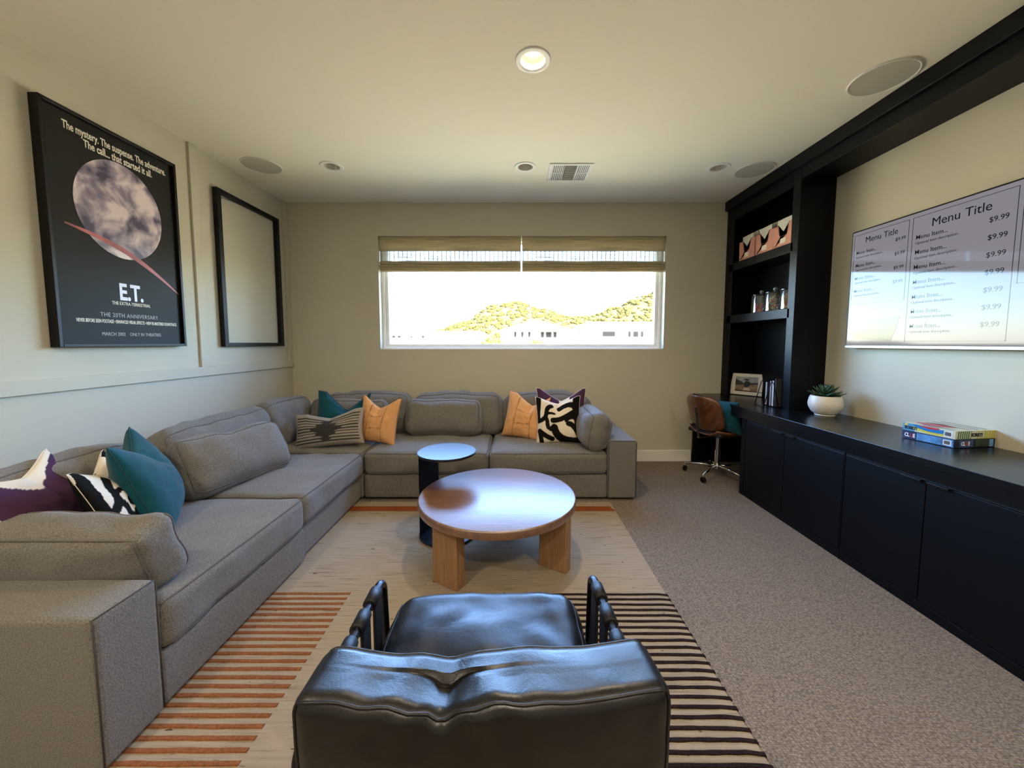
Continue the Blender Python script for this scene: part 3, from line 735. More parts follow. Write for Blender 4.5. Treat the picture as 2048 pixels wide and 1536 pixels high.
STROKES = [(curve_pts(((-.85, 1.0), (-.9, .6), (-1.0, .3), (-.98, .1))), .10),
           (curve_pts(((-.30, .78), (-.75, .55), (-.35, .1), (-.95, -.05))), .085), (curve_pts(((-.62, .15), (-.45, -.1), (-.65, -.3), (-.35, -.42))), .085), (curve_pts(((-.6, .3), (-.35, .42), (-.3, .4), (-.2, .38))), .06),
           (curve_pts(((.05, .68), (.5, .95), (.95, .6), (.75, .2))), .11), (curve_pts(((-.25, .0), (.2, .05), (.5, .3), (.85, .35))), .13), (curve_pts(((.85, .9), (.95, .4), (.9, -.2), (1.0, -1.0))), .17),
           (curve_pts(((.35, -.05), (.45, .1), (.7, .15), (.8, .0))), .07), (curve_pts(((.45, -.18), (.7, -.2), (.85, -.5), (.95, -.9))), .11),
           (curve_pts(((-.22, -.35), (-.1, -.9), (.35, -1.0), (.95, -.92))), .15), (curve_pts(((-.9, -.45), (-.85, -.6), (-.8, -.8), (-.75, -1.0))), .085), (curve_pts(((-.85, -.5), (-.6, -.7), (-.5, -.75), (-.3, -.85))), .09)]
def c_swirl(u, v):
    for pts, w in STROKES:
        for a, b in zip(pts[:-1], pts[1:]):
            if seg_d(u, v, *a, *b) < w*1.12: return BLK
    return CREAM
def c_swirl_dark(u, v):
    if u < .05 and not (v > .45 and u > -.35): return BLK
    return c_swirl((u-.4)*1.4, v)
APR, APS = lin('#d9a26c'), lin('#a87850')
def c_apricot(u, v):
    for a, b, c, d in ((-.42, -1, -.36, 1), (.40, -1, .46, 1), (-.36, .32, .46, .38), (-.42, -.42, .40, -.36)):
        if seg_d(u, v, a, b, c, d) < .022: return APS
    return APR
GR0 = lin('#9a9184'); GR1 = lin('#3f3c39')
def c_stripe(u, v):
    dm = abs(u)/.55+abs(v)/.95
    st = (abs(((v*6.2+.5) % 1)-.5) > .28)
    if dm < .82+.12*math.sin(abs(v)*22): return GR1 if dm < .95 else GR0
    if abs(u) > .93 or abs(v) > .86: return GR0
    return GR1 if st else GR0

G1 = 'throw pillows at the near end of the sofa'; G2 = 'throw pillows in the sofa corner'; G3 = 'throw pillows at the far end of the sofa'
sz = SH+.0
pillow('throw_pillow', 'purple and cream throw pillow behind the near arm cushion', .52, .46, .14, M_print, (-1.79, 1.545, sz-.005), 27, 120, 0, M_cream, G1, n=70, colf=c_purple, colb=lambda u, v: CREAM, seed=1, chop=.10)
pillow('throw_pillow', 'black and white throw pillow between the purple and teal pillows', .40, .42, .13, M_print, (-1.665, 1.625, sz-.005), 20, 124, 0, M_cream, G1, n=90, colf=c_swirl, colb=lambda u, v: CREAM if v > .62 and u > .1 else BLK, seed=2, chop=.12, er=.0015)
pillow('throw_pillow', 'large teal velvet throw pillow at the near end of the sofa', .50, .48, .21, M_teal, (-1.70, 1.815, sz-.005), 19, 128, 0, M_tealpipe, G1, n=48, seed=3, chop=.16)
pillow('throw_pillow', 'teal throw pillow in the far sofa corner behind the striped pillow', .46, .45, .15, M_teal, (-1.56, 3.32, sz), 15, 4, 3, M_tealpipe, G2, n=48, seed=4, chop=.33, chopx=.15, er=.006)
pillow('throw_pillow', 'apricot quilted throw pillow in the far sofa corner', .38, .41, .15, M_print, (-1.21, 3.24, sz+.005), 14, -14, 3, M_orseam, G2, n=80, colf=c_apricot, seed=5, chop=.2)
pillow('throw_pillow', 'grey lumbar pillow with black stripes and a dark diamond', .60, .31, .15, M_print, (-1.55, 3.12, sz+.005), 20, 0, -7, M_fabdark, G2, n=100, colf=c_stripe, seed=6, chop=.17, chopx=.05, chopw=.7, edge=None, pinch=.07)
pillow('throw_pillow', 'apricot quilted throw pillow at the far end beside the printed pillow', .42, .43, .17, M_print, (.075, 3.41, sz), 16, -26, 4, M_orseam, G3, n=80, colf=c_apricot, seed=7, chop=.22, chopx=.25)
pillow('throw_pillow', 'purple and cream throw pillow behind the black and white printed one', .46, .47, .15, M_print, (.44, 3.42, sz), 12, -3, 0, M_cream, G3, n=80, colf=lambda u, v: CREAM if (-.1 < u < .35 and v > .72) else PUR, seed=8, chop=.22)
pillow('throw_pillow', 'white throw pillow with bold black curved brushstrokes', .40, .42, .15, M_print, (.40, 3.24, sz), 15, -4, -2, M_cream, G3, n=120, colf=c_swirl, seed=9, chop=.12)

# ------------------------------------------------------------------ coffee table
def wood_mat(name, c0, c1, rough=.4, scale=(1.2, 22, 1.2), rot=0, coat=0, bump=.15):
    m = bpy.data.materials.new(name); m.use_nodes = True; N = m.node_tree.nodes; L = m.node_tree.links; b = N['Principled BSDF']
    b.inputs['Roughness'].default_value = rough; b.inputs['Coat Weight'].default_value = coat; b.inputs['Coat Roughness'].default_value = .2
    tc = N.new('ShaderNodeTexCoord'); mp = N.new('ShaderNodeMapping'); mp.inputs['Scale'].default_value = scale; mp.inputs['Rotation'].default_value = (0, 0, rot)
    L.new(tc.outputs['Object'], mp.inputs[0])
    n = N.new('ShaderNodeTexNoise'); n.inputs['Scale'].default_value = 3; n.inputs['Detail'].default_value = 6; n.inputs['Distortion'].default_value = .6; L.new(mp.outputs[0], n.inputs['Vector'])
    cr = N.new('ShaderNodeValToRGB'); e = cr.color_ramp.elements; e[0].position = .3; e[0].color = lin(c0); e[1].position = .68; e[1].color = lin(c1); L.new(n.outputs['Fac'], cr.inputs[0]); L.new(cr.outputs[0], b.inputs['Base Color'])
    bp = N.new('ShaderNodeBump'); bp.inputs['Strength'].default_value = bump; bp.inputs['Distance'].default_value = .002; L.new(n.outputs['Fac'], bp.inputs['Height']); L.new(bp.outputs[0], b.inputs['Normal'])
    return m
M_wood = wood_mat('oak_top', '#5a3822', '#8e6040', .40, (2, 40, 2), R(-58), bump=.6, coat=1)
M_wood.node_tree.nodes['Principled BSDF'].inputs['Coat Roughness'].default_value = .36
M_wood.node_tree.nodes['Principled BSDF'].inputs['Coat IOR'].default_value = 2.2
M_woodleg = wood_mat('oak_leg', '#8a6544', '#a67f58', .45, (30, 30, 2))
ct = thing('coffee_table', 'round wooden coffee table on slab legs in the middle of the rug', 'table', (-.097, 2.215, .0))
rr = .468
lathe('table_top', [(0, .333), (rr-.012, .333), (rr-.002, .337), (rr, .343), (rr, .374), (rr-.003, .379), (rr-.008, .381), (0, .381)], M_wood, ct, 96)
lg = bmesh.new(); addbox(lg, -.085, .085, -.033, .033, .008, .334, bev=.004); legm = frombm(lg)
for (x, y) in ((-.345+.097, 1.922-2.215), (.235+.097, 2.072-2.215), (.03, .29)): obj('leg', legm, M_woodleg, ct, (x, y, 0), (0, 0, R(147)))
# ------------------------------------------------------------------ C-shaped side table
st = thing('side_table', 'small black side table with glossy top tucked behind the coffee table', 'side table', (-.44, 2.45, .008))
M_blkgloss = mat('black_gloss', '#07090b', .30, spec=.8)
def egg(n=64, a=.19, b=.2):
    out = []
    for k in range(n):
        t = 2*math.pi*k/n; x = a*math.cos(t); y = b*math.sin(t)
        if x < 0: x = -a*abs(math.cos(t))**.78; y *= 1-.10*abs(math.cos(t))
        out.append((x, y))
    return out
prism('table_top', egg(), .551, .567, M_blkgloss, st, bev=.003)
lathe('base', [(0, 0), (.186, 0), (.19, .004), (.19, .011), (.186, .015), (0, .015)], M_blkgloss, st, 64)
col = [(x, y) for x, y in egg(120, .184, .188) if x < -.09 and y > -.075]
prism('column', col, .015, .551, mat('black_column', '#06080a', .6, spec=.2), st)

# ------------------------------------------------------------------ leather sling armchair
def leather_mat():
    m = bpy.data.materials.new('black_leather'); m.use_nodes = True; N = m.node_tree.nodes; L = m.node_tree.links; b = N['Principled BSDF']
    b.inputs['Base Color'].default_value = lin('#1d1714'); b.inputs['Specular IOR Level'].default_value = .55
    tc = N.new('ShaderNodeTexCoord')
    n = N.new('ShaderNodeTexNoise'); n.inputs['Scale'].default_value = 7; n.inputs['Detail'].default_value = 6; n.inputs['Distortion'].default_value = .8; L.new(tc.outputs['Object'], n.inputs['Vector'])
    mr = N.new('ShaderNodeMapRange'); mr.inputs[1].default_value = .3; mr.inputs[2].default_value = .7; mr.inputs[3].default_value = .30; mr.inputs[4].default_value = .46; L.new(n.outputs['Fac'], mr.inputs[0]); L.new(mr.outputs[0], b.inputs['Roughness'])
    cr = N.new('ShaderNodeValToRGB'); cr.color_ramp.elements[0].color = lin('#060505'); cr.color_ramp.elements[0].position = .35; cr.color_ramp.elements[1].color = lin('#120d0a'); cr.color_ramp.elements[1].position = .7
    L.new(n.outputs['Fac'], cr.inputs[0]); L.new(cr.outputs[0], b.inputs['Base Color'])
    v = N.new('ShaderNodeTexVoronoi'); v.inputs['Scale'].default_value = 260; L.new(tc.outputs['Object'], v.inputs['Vector'])
    b1 = N.new('ShaderNodeBump'); b1.inputs['Strength'].default_value = .12; b1.inputs['Distance'].default_value = .001; L.new(v.outputs['Distance'], b1.inputs['Height'])
    b2 = N.new('ShaderNodeBump'); b2.inputs['Strength'].default_value = .3; b2.inputs['Distance'].default_value = .008; L.new(n.outputs['Fac'], b2.inputs['Height']); L.new(b1.outputs[0], b2.inputs['Normal'])
    L.new(b2.outputs[0], b.inputs['Normal']); return m
M_lea = leather_mat()
ac = thing('leather_armchair', 'black leather sling armchair seen from behind in the foreground', 'armchair', (-.075, 1.0, .009), R(2.0))
class BackCu(Cushion):
    def M(s, q, extra=0):
        p = Cushion.M(s, q, extra)
        up = sm(-.1, 1, q[2]); V3 = lambda a, b, c: Vector((a, b, c))
        d = p.x+.075                       # deep pinch left of the middle, creases running out of it
        p.z -= (.022*math.exp(-(d/.028)**2)+.009*math.exp(-(d/.12)**2))*up*(.45+.55*(q[1] < .2))
        p.z += .014*sm(.55, .95, abs(q[0]))*up
        p.z -= (p.y+.07)*.20*sm(.5, 1, q[2])
        top = sm(.24, .38, p.z)
        w1 = noise.noise(V3(p.x*6, p.y*5+p.z*3, 3)); cre = math.exp(-(d/.16)**2)*math.sin((abs(d)*70+p.z*40+p.y*30))*.5
        p.z += (.008*w1+.006*cre*sm(0, .05, abs(d)))*up
        p.y += (.005*noise.noise(V3(p.x*5, p.z*6, 8))+.006*cre*top)*(1 if q[1] < 0 else -1)
        return p
bc = BackCu(.665, .15, .40, .030, (.006, .012, .0), .002, 44, 8)
b = obj('back_cushion', bc.mesh(56), M_lea, ac, (.012, -.305, .268), (R(3), 0, 0), smooth=True)
for sg in (-1, 1): tube('welt', bc.loop(1, sg, 40, .001), .0032, M_lea, b, n=6, closed=True)
class SeatCu(Cushion):
    def M(s, q, extra=0):
        p = Cushion.M(s, q, extra); k = (abs(q[0])*abs(q[1]))**5
        p.x *= 1-.07*k; p.y *= 1-.09*k; return p
sc_ = SeatCu(.60, .50, .125, .06, (.004, .01, .026), .006, 47, 6)
b = obj('seat_cushion', sc_.mesh(44), M_lea, ac, (-.005, .0, .30), (R(3), 0, 0), smooth=True)
for sg in (-1, 1): tube('welt', sc_.loop(2, sg, 30, .001), .003, M_lea, b, n=6, closed=True)
obj('sling', Cushion(.62, .56, .03, .012, (0, 0, -.01), .002, 3).mesh(10), M_lea, ac, (-.005, .0, .268), (R(3), 0, 0), smooth=True)
def arc(c, r, a0, a1, n=8): return [(c[0]+r*math.cos(R(a0+(a1-a0)*k/n)), c[1]+r*math.sin(R(a0+(a1-a0)*k/n))) for k in range(n+1)]
M_strap = mat('strap_leather', '#0c0c0e', .5, spec=.4)
for sx in (-1, 1):
    X = sx*.328; AZ = .545
    # loop of tube in the y-z plane
    path = arc((.14-.045, AZ-.045), .045, 0, 90)+arc((-.36+.045, AZ-.045), .045, 90, 180)+arc((-.40+.045, .02+.045), .045, 180, 270)+arc((.18-.045, .02+.045), .045, 270, 360)
    tube('side_frame', [(X, y, z) for y, z in path], .0125, mat('gunmetal', '#3a3a3d', .35, metal=1), ac, n=12, closed=True)
    for k, yy in enumerate((.045, -.05, -.145, -.24)):
        prof = []
        tube('leather_sleeve', [(X, yy-.032, AZ), (X, yy-.03, AZ), (X, yy+.03, AZ), (X, yy+.032, AZ)], [.0150, .0185, .0185, .0150], M_strap, ac, n=14)
        box('strap', (X-sx*.012-.004, X-sx*.012+.004, yy-.029, yy+.029, .30, AZ-.004), M_strap, ac, bev=.002)
for yy, zz in ((.15, .26), (-.32, .26), (-.36, .05)):
    tube('cross_bar', [(-.328, yy, zz), (.328, yy, zz)], .012, M_blackmetal, ac, n=10)

# ------------------------------------------------------------------ desk chair
dc = thing('desk_chair', 'swivel desk chair with bent walnut shell pulled up to the desk', 'chair', (1.97, 3.575, 0), R(20))
M_ply = wood_mat('walnut_ply', '#4a2a16', '#6e4124', .3, (14, 3, 3), coat=.4)
def shell(name, w, L_, prof, parent, corner=.45, th=.012, bend=.05, n=18):
    """bent plywood: prof(t)->(x,z) along the shell, width along y, rounded outline"""
    V = []; F = []
    for i in range(n+1):
        t = i/n; e = abs(2*t-1); wd = w*(1-(e**5)*corner)
        for j in range(n+1):
            y = (2*j/n-1); x, z = prof(t); V.append((x+bend*y*y, y*wd, z))
    W = n+1
    for i in range(n):
        for j in range(n): F.append((i*W+j, i*W+j+1, (i+1)*W+j+1, (i+1)*W+j))
    o = obj(name, py(V, F), M_ply, parent, smooth=True); md = o.modifiers.new('s', 'SOLIDIFY'); md.thickness = th; md.offset = 0; return o
bkp = shell('backrest', .20, .36, lambda t: (-.20-.07*t-.03*t*t, .47+.33*t), dc, bend=.07)
for yy, zz in ((-.09, .74), (.09, .74), (-.09, .53), (.09, .53)):
    t_ = (zz-.47)/.33; lathe('screw', [(0, 0), (.008, 0), (.008, .003), (0, .004)], M_chrome, bkp, 10, (-.20-.07*t_-.03*t_*t_+.07*(yy/.2)**2-.007, yy, zz), (0, R(-90), 0))
def seatprof(t): return (-.20+.42*t, .435-.025*math.sin(math.pi*t)+.0*t-.03*max(0, t-.85)/.15)
V = []; F = []; n = 18
for i in range(n+1):
    t = i/n
    for j in range(n+1):
        y = 2*j/n-1; wd = .225*(1-.3*abs(2*t-1)**4); x, z = seatprof(t); V.append((x, y*wd, z+.055*abs(y)**3))
W = n+1
for i in range(n):
    for j in range(n): F.append((i*W+j, i*W+j+1, (i+1)*W+j+1, (i+1)*W+j))
o = obj('seat_shell', py(V, F), M_ply, dc, smooth=True); md = o.modifiers.new('s', 'SOLIDIFY'); md.thickness = .013; md.offset = 0
obj('seat_pad', Cushion(.40, .38, .04, .018, (0, 0, .006), .002, 3).mesh(10), mat('black_pad', '#101010', .6), dc, (.01, 0, .425), smooth=True)
box('back_bracket', (-.003, .003, -.014, .014, 0, .30), M_chrome, dc, bev=.001, loc=(-.245, 0, .40), rot=(0, R(-9), 0))
box('bracket_foot', (-.25, -.02, -.014, .014, .396, .402), M_chrome, dc, bev=.001)
lathe('gas_column', [(.016, .38), (.016, .26), (.024, .258), (.024, .09), (0, .09)], M_chrome, dc, 20)
lathe('swivel_plate', [(0, .4), (.06, .4), (.06, .39), (.02, .378), (0, .378)], M_blackmetal, dc, 20)
lathe('hub', [(0, .13), (.03, .13), (.034, .12), (.034, .075), (0, .07)], M_chrome, dc, 20)
for k in range(5):
    a = R(219-20+72*k-.0); ca, sa = math.cos(a), math.sin(a)
    lgk = tube('base_leg', [(.02*ca, .02*sa, .105), (.14*ca, .14*sa, .098), (.285*ca, .285*sa, .078)], [.014, .012, .009], M_chrome, dc, n=8)
    cs = lathe('caster', [(0, -.013), (.022, -.013), (.027, -.009), (.027, -.002), (.02, 0), (.027, .002), (.027, .009), (.022, .013), (0, .013)], M_black, dc, 18, (.285*ca, .285*sa, .028), (R(90), 0, a+R(70)))
    tube('stem', [(.285*ca, .285*sa, .03), (.285*ca, .285*sa, .085)], .006, M_chrome, dc, n=8)
pillow('throw_pillow', 'teal velvet pillow resting on the desk chair', .36, .31, .15, M_teal, (1.975, 3.47, .462), 12, 110, 0, M_tealpipe, n=30, seed=12)

# ------------------------------------------------------------------ things on the worktop
# succulent
pot_c = (2.335, 2.80, CZ+.001)
pt = thing('potted_succulent', 'green succulent in a round white bowl pot', 'plant', pot_c)
lathe('pot', [(0, 0), (.06, 0), (.063, .003), (.061, .008), (.086, .030), (.104, .066), (.107, .090), (.101, .126), (.092, .148), (.086, .148), (.094, .125), (.094, .1), (0, .1)], mat('white_ceramic', '#e4dccb', .35, var=.03, vscale=15, spec=.5), pt, 56)
lathe('soil', [(0, .132), (.087, .13), (.087, .11), (0, .11)], mat('soil', '#2a211a', .95, bump=.6, bscale=90), pt, 24)
M_leaf = mat('succulent_leaf', '#33502f', .45, var=.25, vscale=30, spec=.4)
def leaf_mesh(L_, w, th, curl):
    V = []; F = []; n = 8
    for i in range(n+1):
        t = i/n; wd = w*math.sin(math.pi*min(1, .12+.80*t**.8))*(1 if t < .75 else (1-((t-.75)/.25)**2*.98)); x = L_*t; z = curl*t*t
        V += [(x, -wd, z+.25*wd), (x, 0, z-th*(1-t*.7)), (x, wd, z+.25*wd), (x, 0, z+th*.3)]
    for i in range(n):
        for j in range(4): F.append((4*i+j, 4*i+(j+1) % 4, 4*i+4+(j+1) % 4, 4*i+4+j))
    F += [(0, 1, 2, 3), (4*n+3, 4*n+2, 4*n+1, 4*n)]
    return py(V, F)
rings = [(10, .130, .020, 10, .02), (9, .105, .020, 28, .02), (7, .082, .018, 47, .015), (5, .060, .016, 66, .01), (3, .04, .012, 80, .005)]
for ri, (cnt, L_, w, el, cu_) in enumerate(rings):
    lm = leaf_mesh(L_, w, .008, cu_)
    for k in range(cnt):
        o = obj('leaf', lm, M_leaf, pt, (0, 0, .138+.012*ri), (0, R(-el+random.uniform(-5, 5)), 2*math.pi*(k+.5*(ri % 2))/cnt+random.uniform(-.12, .12)), smooth=True)
        k_ = random.uniform(.88, 1.08)
        if ri == 0:  # keep the outer leaves clear of the wall
            a = o.rotation_euler.z
            if math.cos(a) > .7: k_ = .92
        o.scale = (k_, 1, 1)
# board games
def game_box(name, label, z, h, top, cols, off=(0, 0), extra=None):
    t = thing(name, label, 'board game', (2.372+off[0], 2.035+off[1], z), R(7), group='stacked board games')
    a, b_ = .125, .117
    box('box', (-a, a, -b_, b_, 0, h), top, t, bev=.002)
    return t, a, b_
def quad(name, pts, m, parent): return obj(name, py(pts, [tuple(range(len(pts)))], recalc=False), m, parent)
M_sblue = mat('print_blue', '#1d78b8', .35); M_syel = mat('print_yellow', '#d6c93e', .35); M_sred = mat('print_red', '#b83a44', .35); M_sgrn = mat('print_green', '#2f6b34', .35)
M_scream = mat('print_pale', '#cfd3b8', .35); M_swht = mat('print_white', '#e2e6ea', .35); M_sink = mat('print_black', '#121212', .4); M_snavy = mat('print_navy', '#141f4a', .35)
M_sgold = mat('print_gold', '#c2b02e', .35)
M_cloud = mat('print_cloud', '#5a8fc4', .35, var=.5, vscale=24); M_snavy2 = mat('print_dark_navy', '#151b33', .35, var=.3, vscale=30)
def sideL(t, a): return lambda s, z, e=.0006: (-a-e, .117-s*.234, z)       # -X face, s runs towards the camera
def sideF(t, b_): return lambda s, z, e=.0006: (-.125+s*.25, -b_-e, z)     # -Y face
def band(t, S, s0, s1, z0, z1, m, e=.0006, name='print'): return quad(name, [S(s0, z0, e), S(s1, z0, e), S(s1, z1, e), S(s0, z1, e)], m, t)
def arcband(t, S, f0, f1, m, e, n=16, s0=0, s1=1):
    V = []; F = []
    for i in range(n+1):
        s = s0+(s1-s0)*i/n; V += [S(s, f0(s), e), S(s, f1(s), e)]
    for i in range(n): F.append((2*i, 2*i+2, 2*i+3, 2*i+1))
    return obj('print', py(V, F, recalc=False), m, t)
def mL(s, z, a): return Matrix(((0, 0, -1, -a-.0012), (-1, 0, 0, .117-s*.234), (0, 1, 0, z), (0, 0, 0, 1)))
def mF(s, z, b_): return Matrix(((1, 0, 0, -.125+s*.25), (0, 0, -1, -b_-.0012), (0, 1, 0, z), (0, 0, 0, 1)))
def barcode(t, S, s0, s1, z0, z1):
    band(t, S, s0, s1, z0, z1, M_swht, .0012, 'barcode_panel')
    n = 9
    for k in range(n): band(t, S, s0+(s1-s0)*(.12+.76*k/n), s0+(s1-s0)*(.12+.76*k/n+.04+.03*(k % 2)), z0+(z1-z0)*.2, z0+(z1-z0)*.85, M_sink, .0018, 'barcode_bar')
t, a, b_ = game_box('board_game_box', 'dark blue board game box at the bottom of the pair', CZ+.001, .045, M_snavy2, None)
S = sideL(t, a); band(t, S, 0, 1, .001, .044, M_snavy); band(t, S, .30, .98, .003, .042, M_cloud, .0009)
[text('lettering', ch, .028, M_sred if ch == 'U' else M_swht, t, mL(.05+.058*i_, .013, a), bold=.0011, xs=.75) for i_, ch in enumerate('CLUE')]; barcode(t, S, .80, .95, .008, .036)
S = sideF(t, b_); band(t, S, .12, .45, .004, .040, mat('print_cloud_dark', '#3d5a8c', .35, var=.5, vscale=20)); band(t, S, .5, .85, .004, .040, mat('print_green_dark', '#22352a', .35, var=.6, vscale=30), .0007)
band(t, S, .85, .95, .004, .042, M_cloud, .0008)
[text('lettering', ch, .027, M_sred if ch == 'U' else M_swht, t, mF(.16+.056*i_, .013, b_), bold=.0011, xs=.75) for i_, ch in enumerate('CLUE')]
t, a, b_ = game_box('board_game_box', 'bright striped board game box on top of the dark blue one', CZ+.0465, .043, M_scream, None, (.002, 0))
S = sideL(t, a)
band(t, S, 0, 1, .001, .042, M_scream); arcband(t, S, lambda s: .001+.012*s*0, lambda s: .042, mat('print_sky', '#4f95c2', .35), .0008, s0=0, s1=.24)
arcband(t, S, lambda s: .004+.020*(s-.62)**2*4, lambda s: .016+.03*(s-.62)**2*4, M_syel, .0009, s0=.2, s1=.8)
arcband(t, S, lambda s: .014+.026*(s-.62)**2*4, lambda s: min(.042, .034+.03*(s-.62)**2*4), M_sblue, .0010, s0=.2, s1=.8)
arcband(t, S, lambda s: min(.0415, .030+.05*(s-.55)**2*4), lambda s: .042, M_sred, .0011, s0=.32, s1=.72)
text('lettering', 'SORRY!', .024, M_sink, t, mL(.04, .010, a), bold=.0012, xs=.72); barcode(t, S, .80, .95, .006, .036)
band(t, S, .03, .1, .028, .04, M_syel, .0011)
S = sideF(t, b_)
for k in range(7): 
    s0 = .05+k*.05; quad('print_stripe', [S(s0, .001), S(s0+.025, .001), S(s0+.045, .042), S(s0+.02, .042)], M_sgrn, t)
for k in range(8): 
    s0 = .52+k*.058; quad('print_stripe', [S(s0, .001), S(s0+.038, .001), S(s0+.052, .042), S(s0+.014, .042)], M_sgold, t)
band(t, S, .36, .7, .008, .036, M_scream, .0008); text('lettering', 'SORRY!', .025, M_sink, t, mF(.37, .013, b_), bold=.0014, xs=.85)
# lid print
T = lambda x, y, e: (x, y, .043+e)
quad('print', [T(-.12, -.0, .0006), T(-.03, -.06, .0006), T(.02, .03, .0006), T(-.06, .11, .0006)], M_sred, t)
for k in range(5): quad('print_stripe', [T(-.02+k*.025, -.1, .0006), T(-.005+k*.025, -.1, .0006), T(.005+k*.025, .1, .0006), T(-.01+k*.025, .1, .0006)], M_swht if k % 2 else mat('print_grey', '#7f877c', .4), t)
quad('print', [T(-.12, .02, .0009), T(-.105, -.1, .0009), T(-.095, -.1, .0009), T(-.10, .05, .0009)], M_sblue, t)
# picture frame standing in the corner
pf_yaw = math.atan2(3.728-3.986, 2.494-2.287)
pf = thing('photo_frame', 'white matted landscape photo in a black frame on the desk', 'picture frame', (2.382, 3.852, CZ+.001), pf_yaw)
tl = R(-8); W2, H2 = .155, .235
fr = boxes('frame', [(-W2, -W2+.008, 0, .018, 0, H2), (W2-.008, W2, 0, .018, 0, H2), (-W2, W2, 0, .018, 0, .008), (-W2, W2, 0, .018, H2-.008, H2)], M_black, pf, bev=.001, rot=(tl, 0, 0))
box('mat_board', (-W2+.008, W2-.008, .004, .014, .008, H2-.008), mat('mat_board', '#e6e0d4', .7), fr, bev=0)
def photo(name, x0, x1, z0, z1, m, y=.0036): quad(name, [(x0, y, z0), (x1, y, z0), (x1, y, z1), (x0, y, z1)], m, fr)
photo('photo_sky', -.105, .105, .13, .195, mat('photo_sky', '#9ba0a4', .5, var=.3, vscale=25)); photo('photo_ground', -.105, .105, .042, .13, mat('photo_ground', '#8d7457', .5, var=.45, vscale=30))
quad('photo_hills', [(-.105, .0033, .105), (.105, .0033, .12), (.105, .0033, .14), (.04, .0033, .135), (-.02, .0033, .125), (-.06, .0033, .15), (-.105, .0033, .165)], mat('photo_hills', '#34332f', .5, var=.4, vscale=40), fr)
quad('photo_dark_shape', [(-.025, .0031, .10), (-.01, .0031, .085), (.015, .0031, .09), (.035, .0031, .11), (.03, .0031, .15), (.018, .0031, .145), (.008, .0031, .155), (-.012, .0031, .15), (-.02, .0031, .13)], mat('photo_dark', '#1d1b1c', .5), fr)  # dark printed shape in the middle of the framed picture
quad('photo_pale_shape', [(-.03, .003, .05), (.03, .003, .048), (.04, .003, .07), (.015, .003, .085), (-.02, .003, .082)], mat('photo_pale', '#c9b6a2', .5), fr)  # pale printed shape on the ground of the framed picture
quad('photo_band', [(-.105, .0029, .042), (.105, .0029, .042), (.105, .0029, .05), (-.105, .0029, .058)], mat('photo_band', '#3b2c20', .5), fr)
box('easel_leg', (-.02, .02, .02, .024, 0, .17), M_black, pf, bev=.001, rot=(R(16), 0, 0), loc=(0, .07-.02, 0))
# wire book rack and books
wr_ = thing('wire_bookend', 'black wire bookend shaped like a letter A holding the books', 'bookend', (2.20, 3.30, CZ+.002), R(-15))
tube('wire_end', [(-.06, .01, .003), (-.015, .015, .20), (0, .018, .215), (.012, .015, .20), (.05, .01, .003)], .0035, M_black, wr_, n=6)
tube('wire_base', [(-.06, .01, .003), (-.055, -.18, .003), (.055, -.18, .003), (.05, .01, .003)], .003, M_black, wr_, n=6)
tube('wire_brace', [(-.035, .012, .10), (.03, .012, .10)], .0025, M_black, wr_, n=6)
tube('wire_end', [(-.055, -.18, .003), (-.012, -.18, .20), (0, -.18, .22), (.012, -.18, .20), (.055, -.18, .003)], .0035, M_black, wr_, n=6)
def book(label, y, th, h, d, colr, lean=0, cover='#15161a', x=2.20):
    t = thing('book', label, 'book', (x, y, CZ+.007), R(-15), group='books on the desk')
    r = (R(lean), 0, 0)
    cm = mat('cover_'+cover, cover, .5); pm_ = mat('spine_'+colr, colr, .6)
    box('cover', (0, d, -th/2, -th/2+.002, 0, h), cm, t, bev=.0005, rot=r); box('cover', (0, d, th/2-.002, th/2, 0, h), cm, t, bev=.0005, rot=r)
    box('spine', (-.003, .001, -th/2, th/2, 0, h), pm_, t, bev=.001, rot=r); box('pages', (.001, d-.004, -th/2+.002, th/2-.002, .003, h-.003), mat('paper_edges', '#cfc9bd', .8), t, bev=0, rot=r)
book('slim book with a pale spine next to the wire bookend', 3.262, .026, .195, .15, '#b9b6b6')
book('middle book with a mauve-grey spine', 3.208, .022, .21, .15, '#a79aa2')
book('book with a white spine beside the bookcase upright', 3.178, .026, .215, .16, '#d8d6d2')
book('black book at the end of the row by the bookcase upright', 3.148, .026, .235, .16, '#17171a')

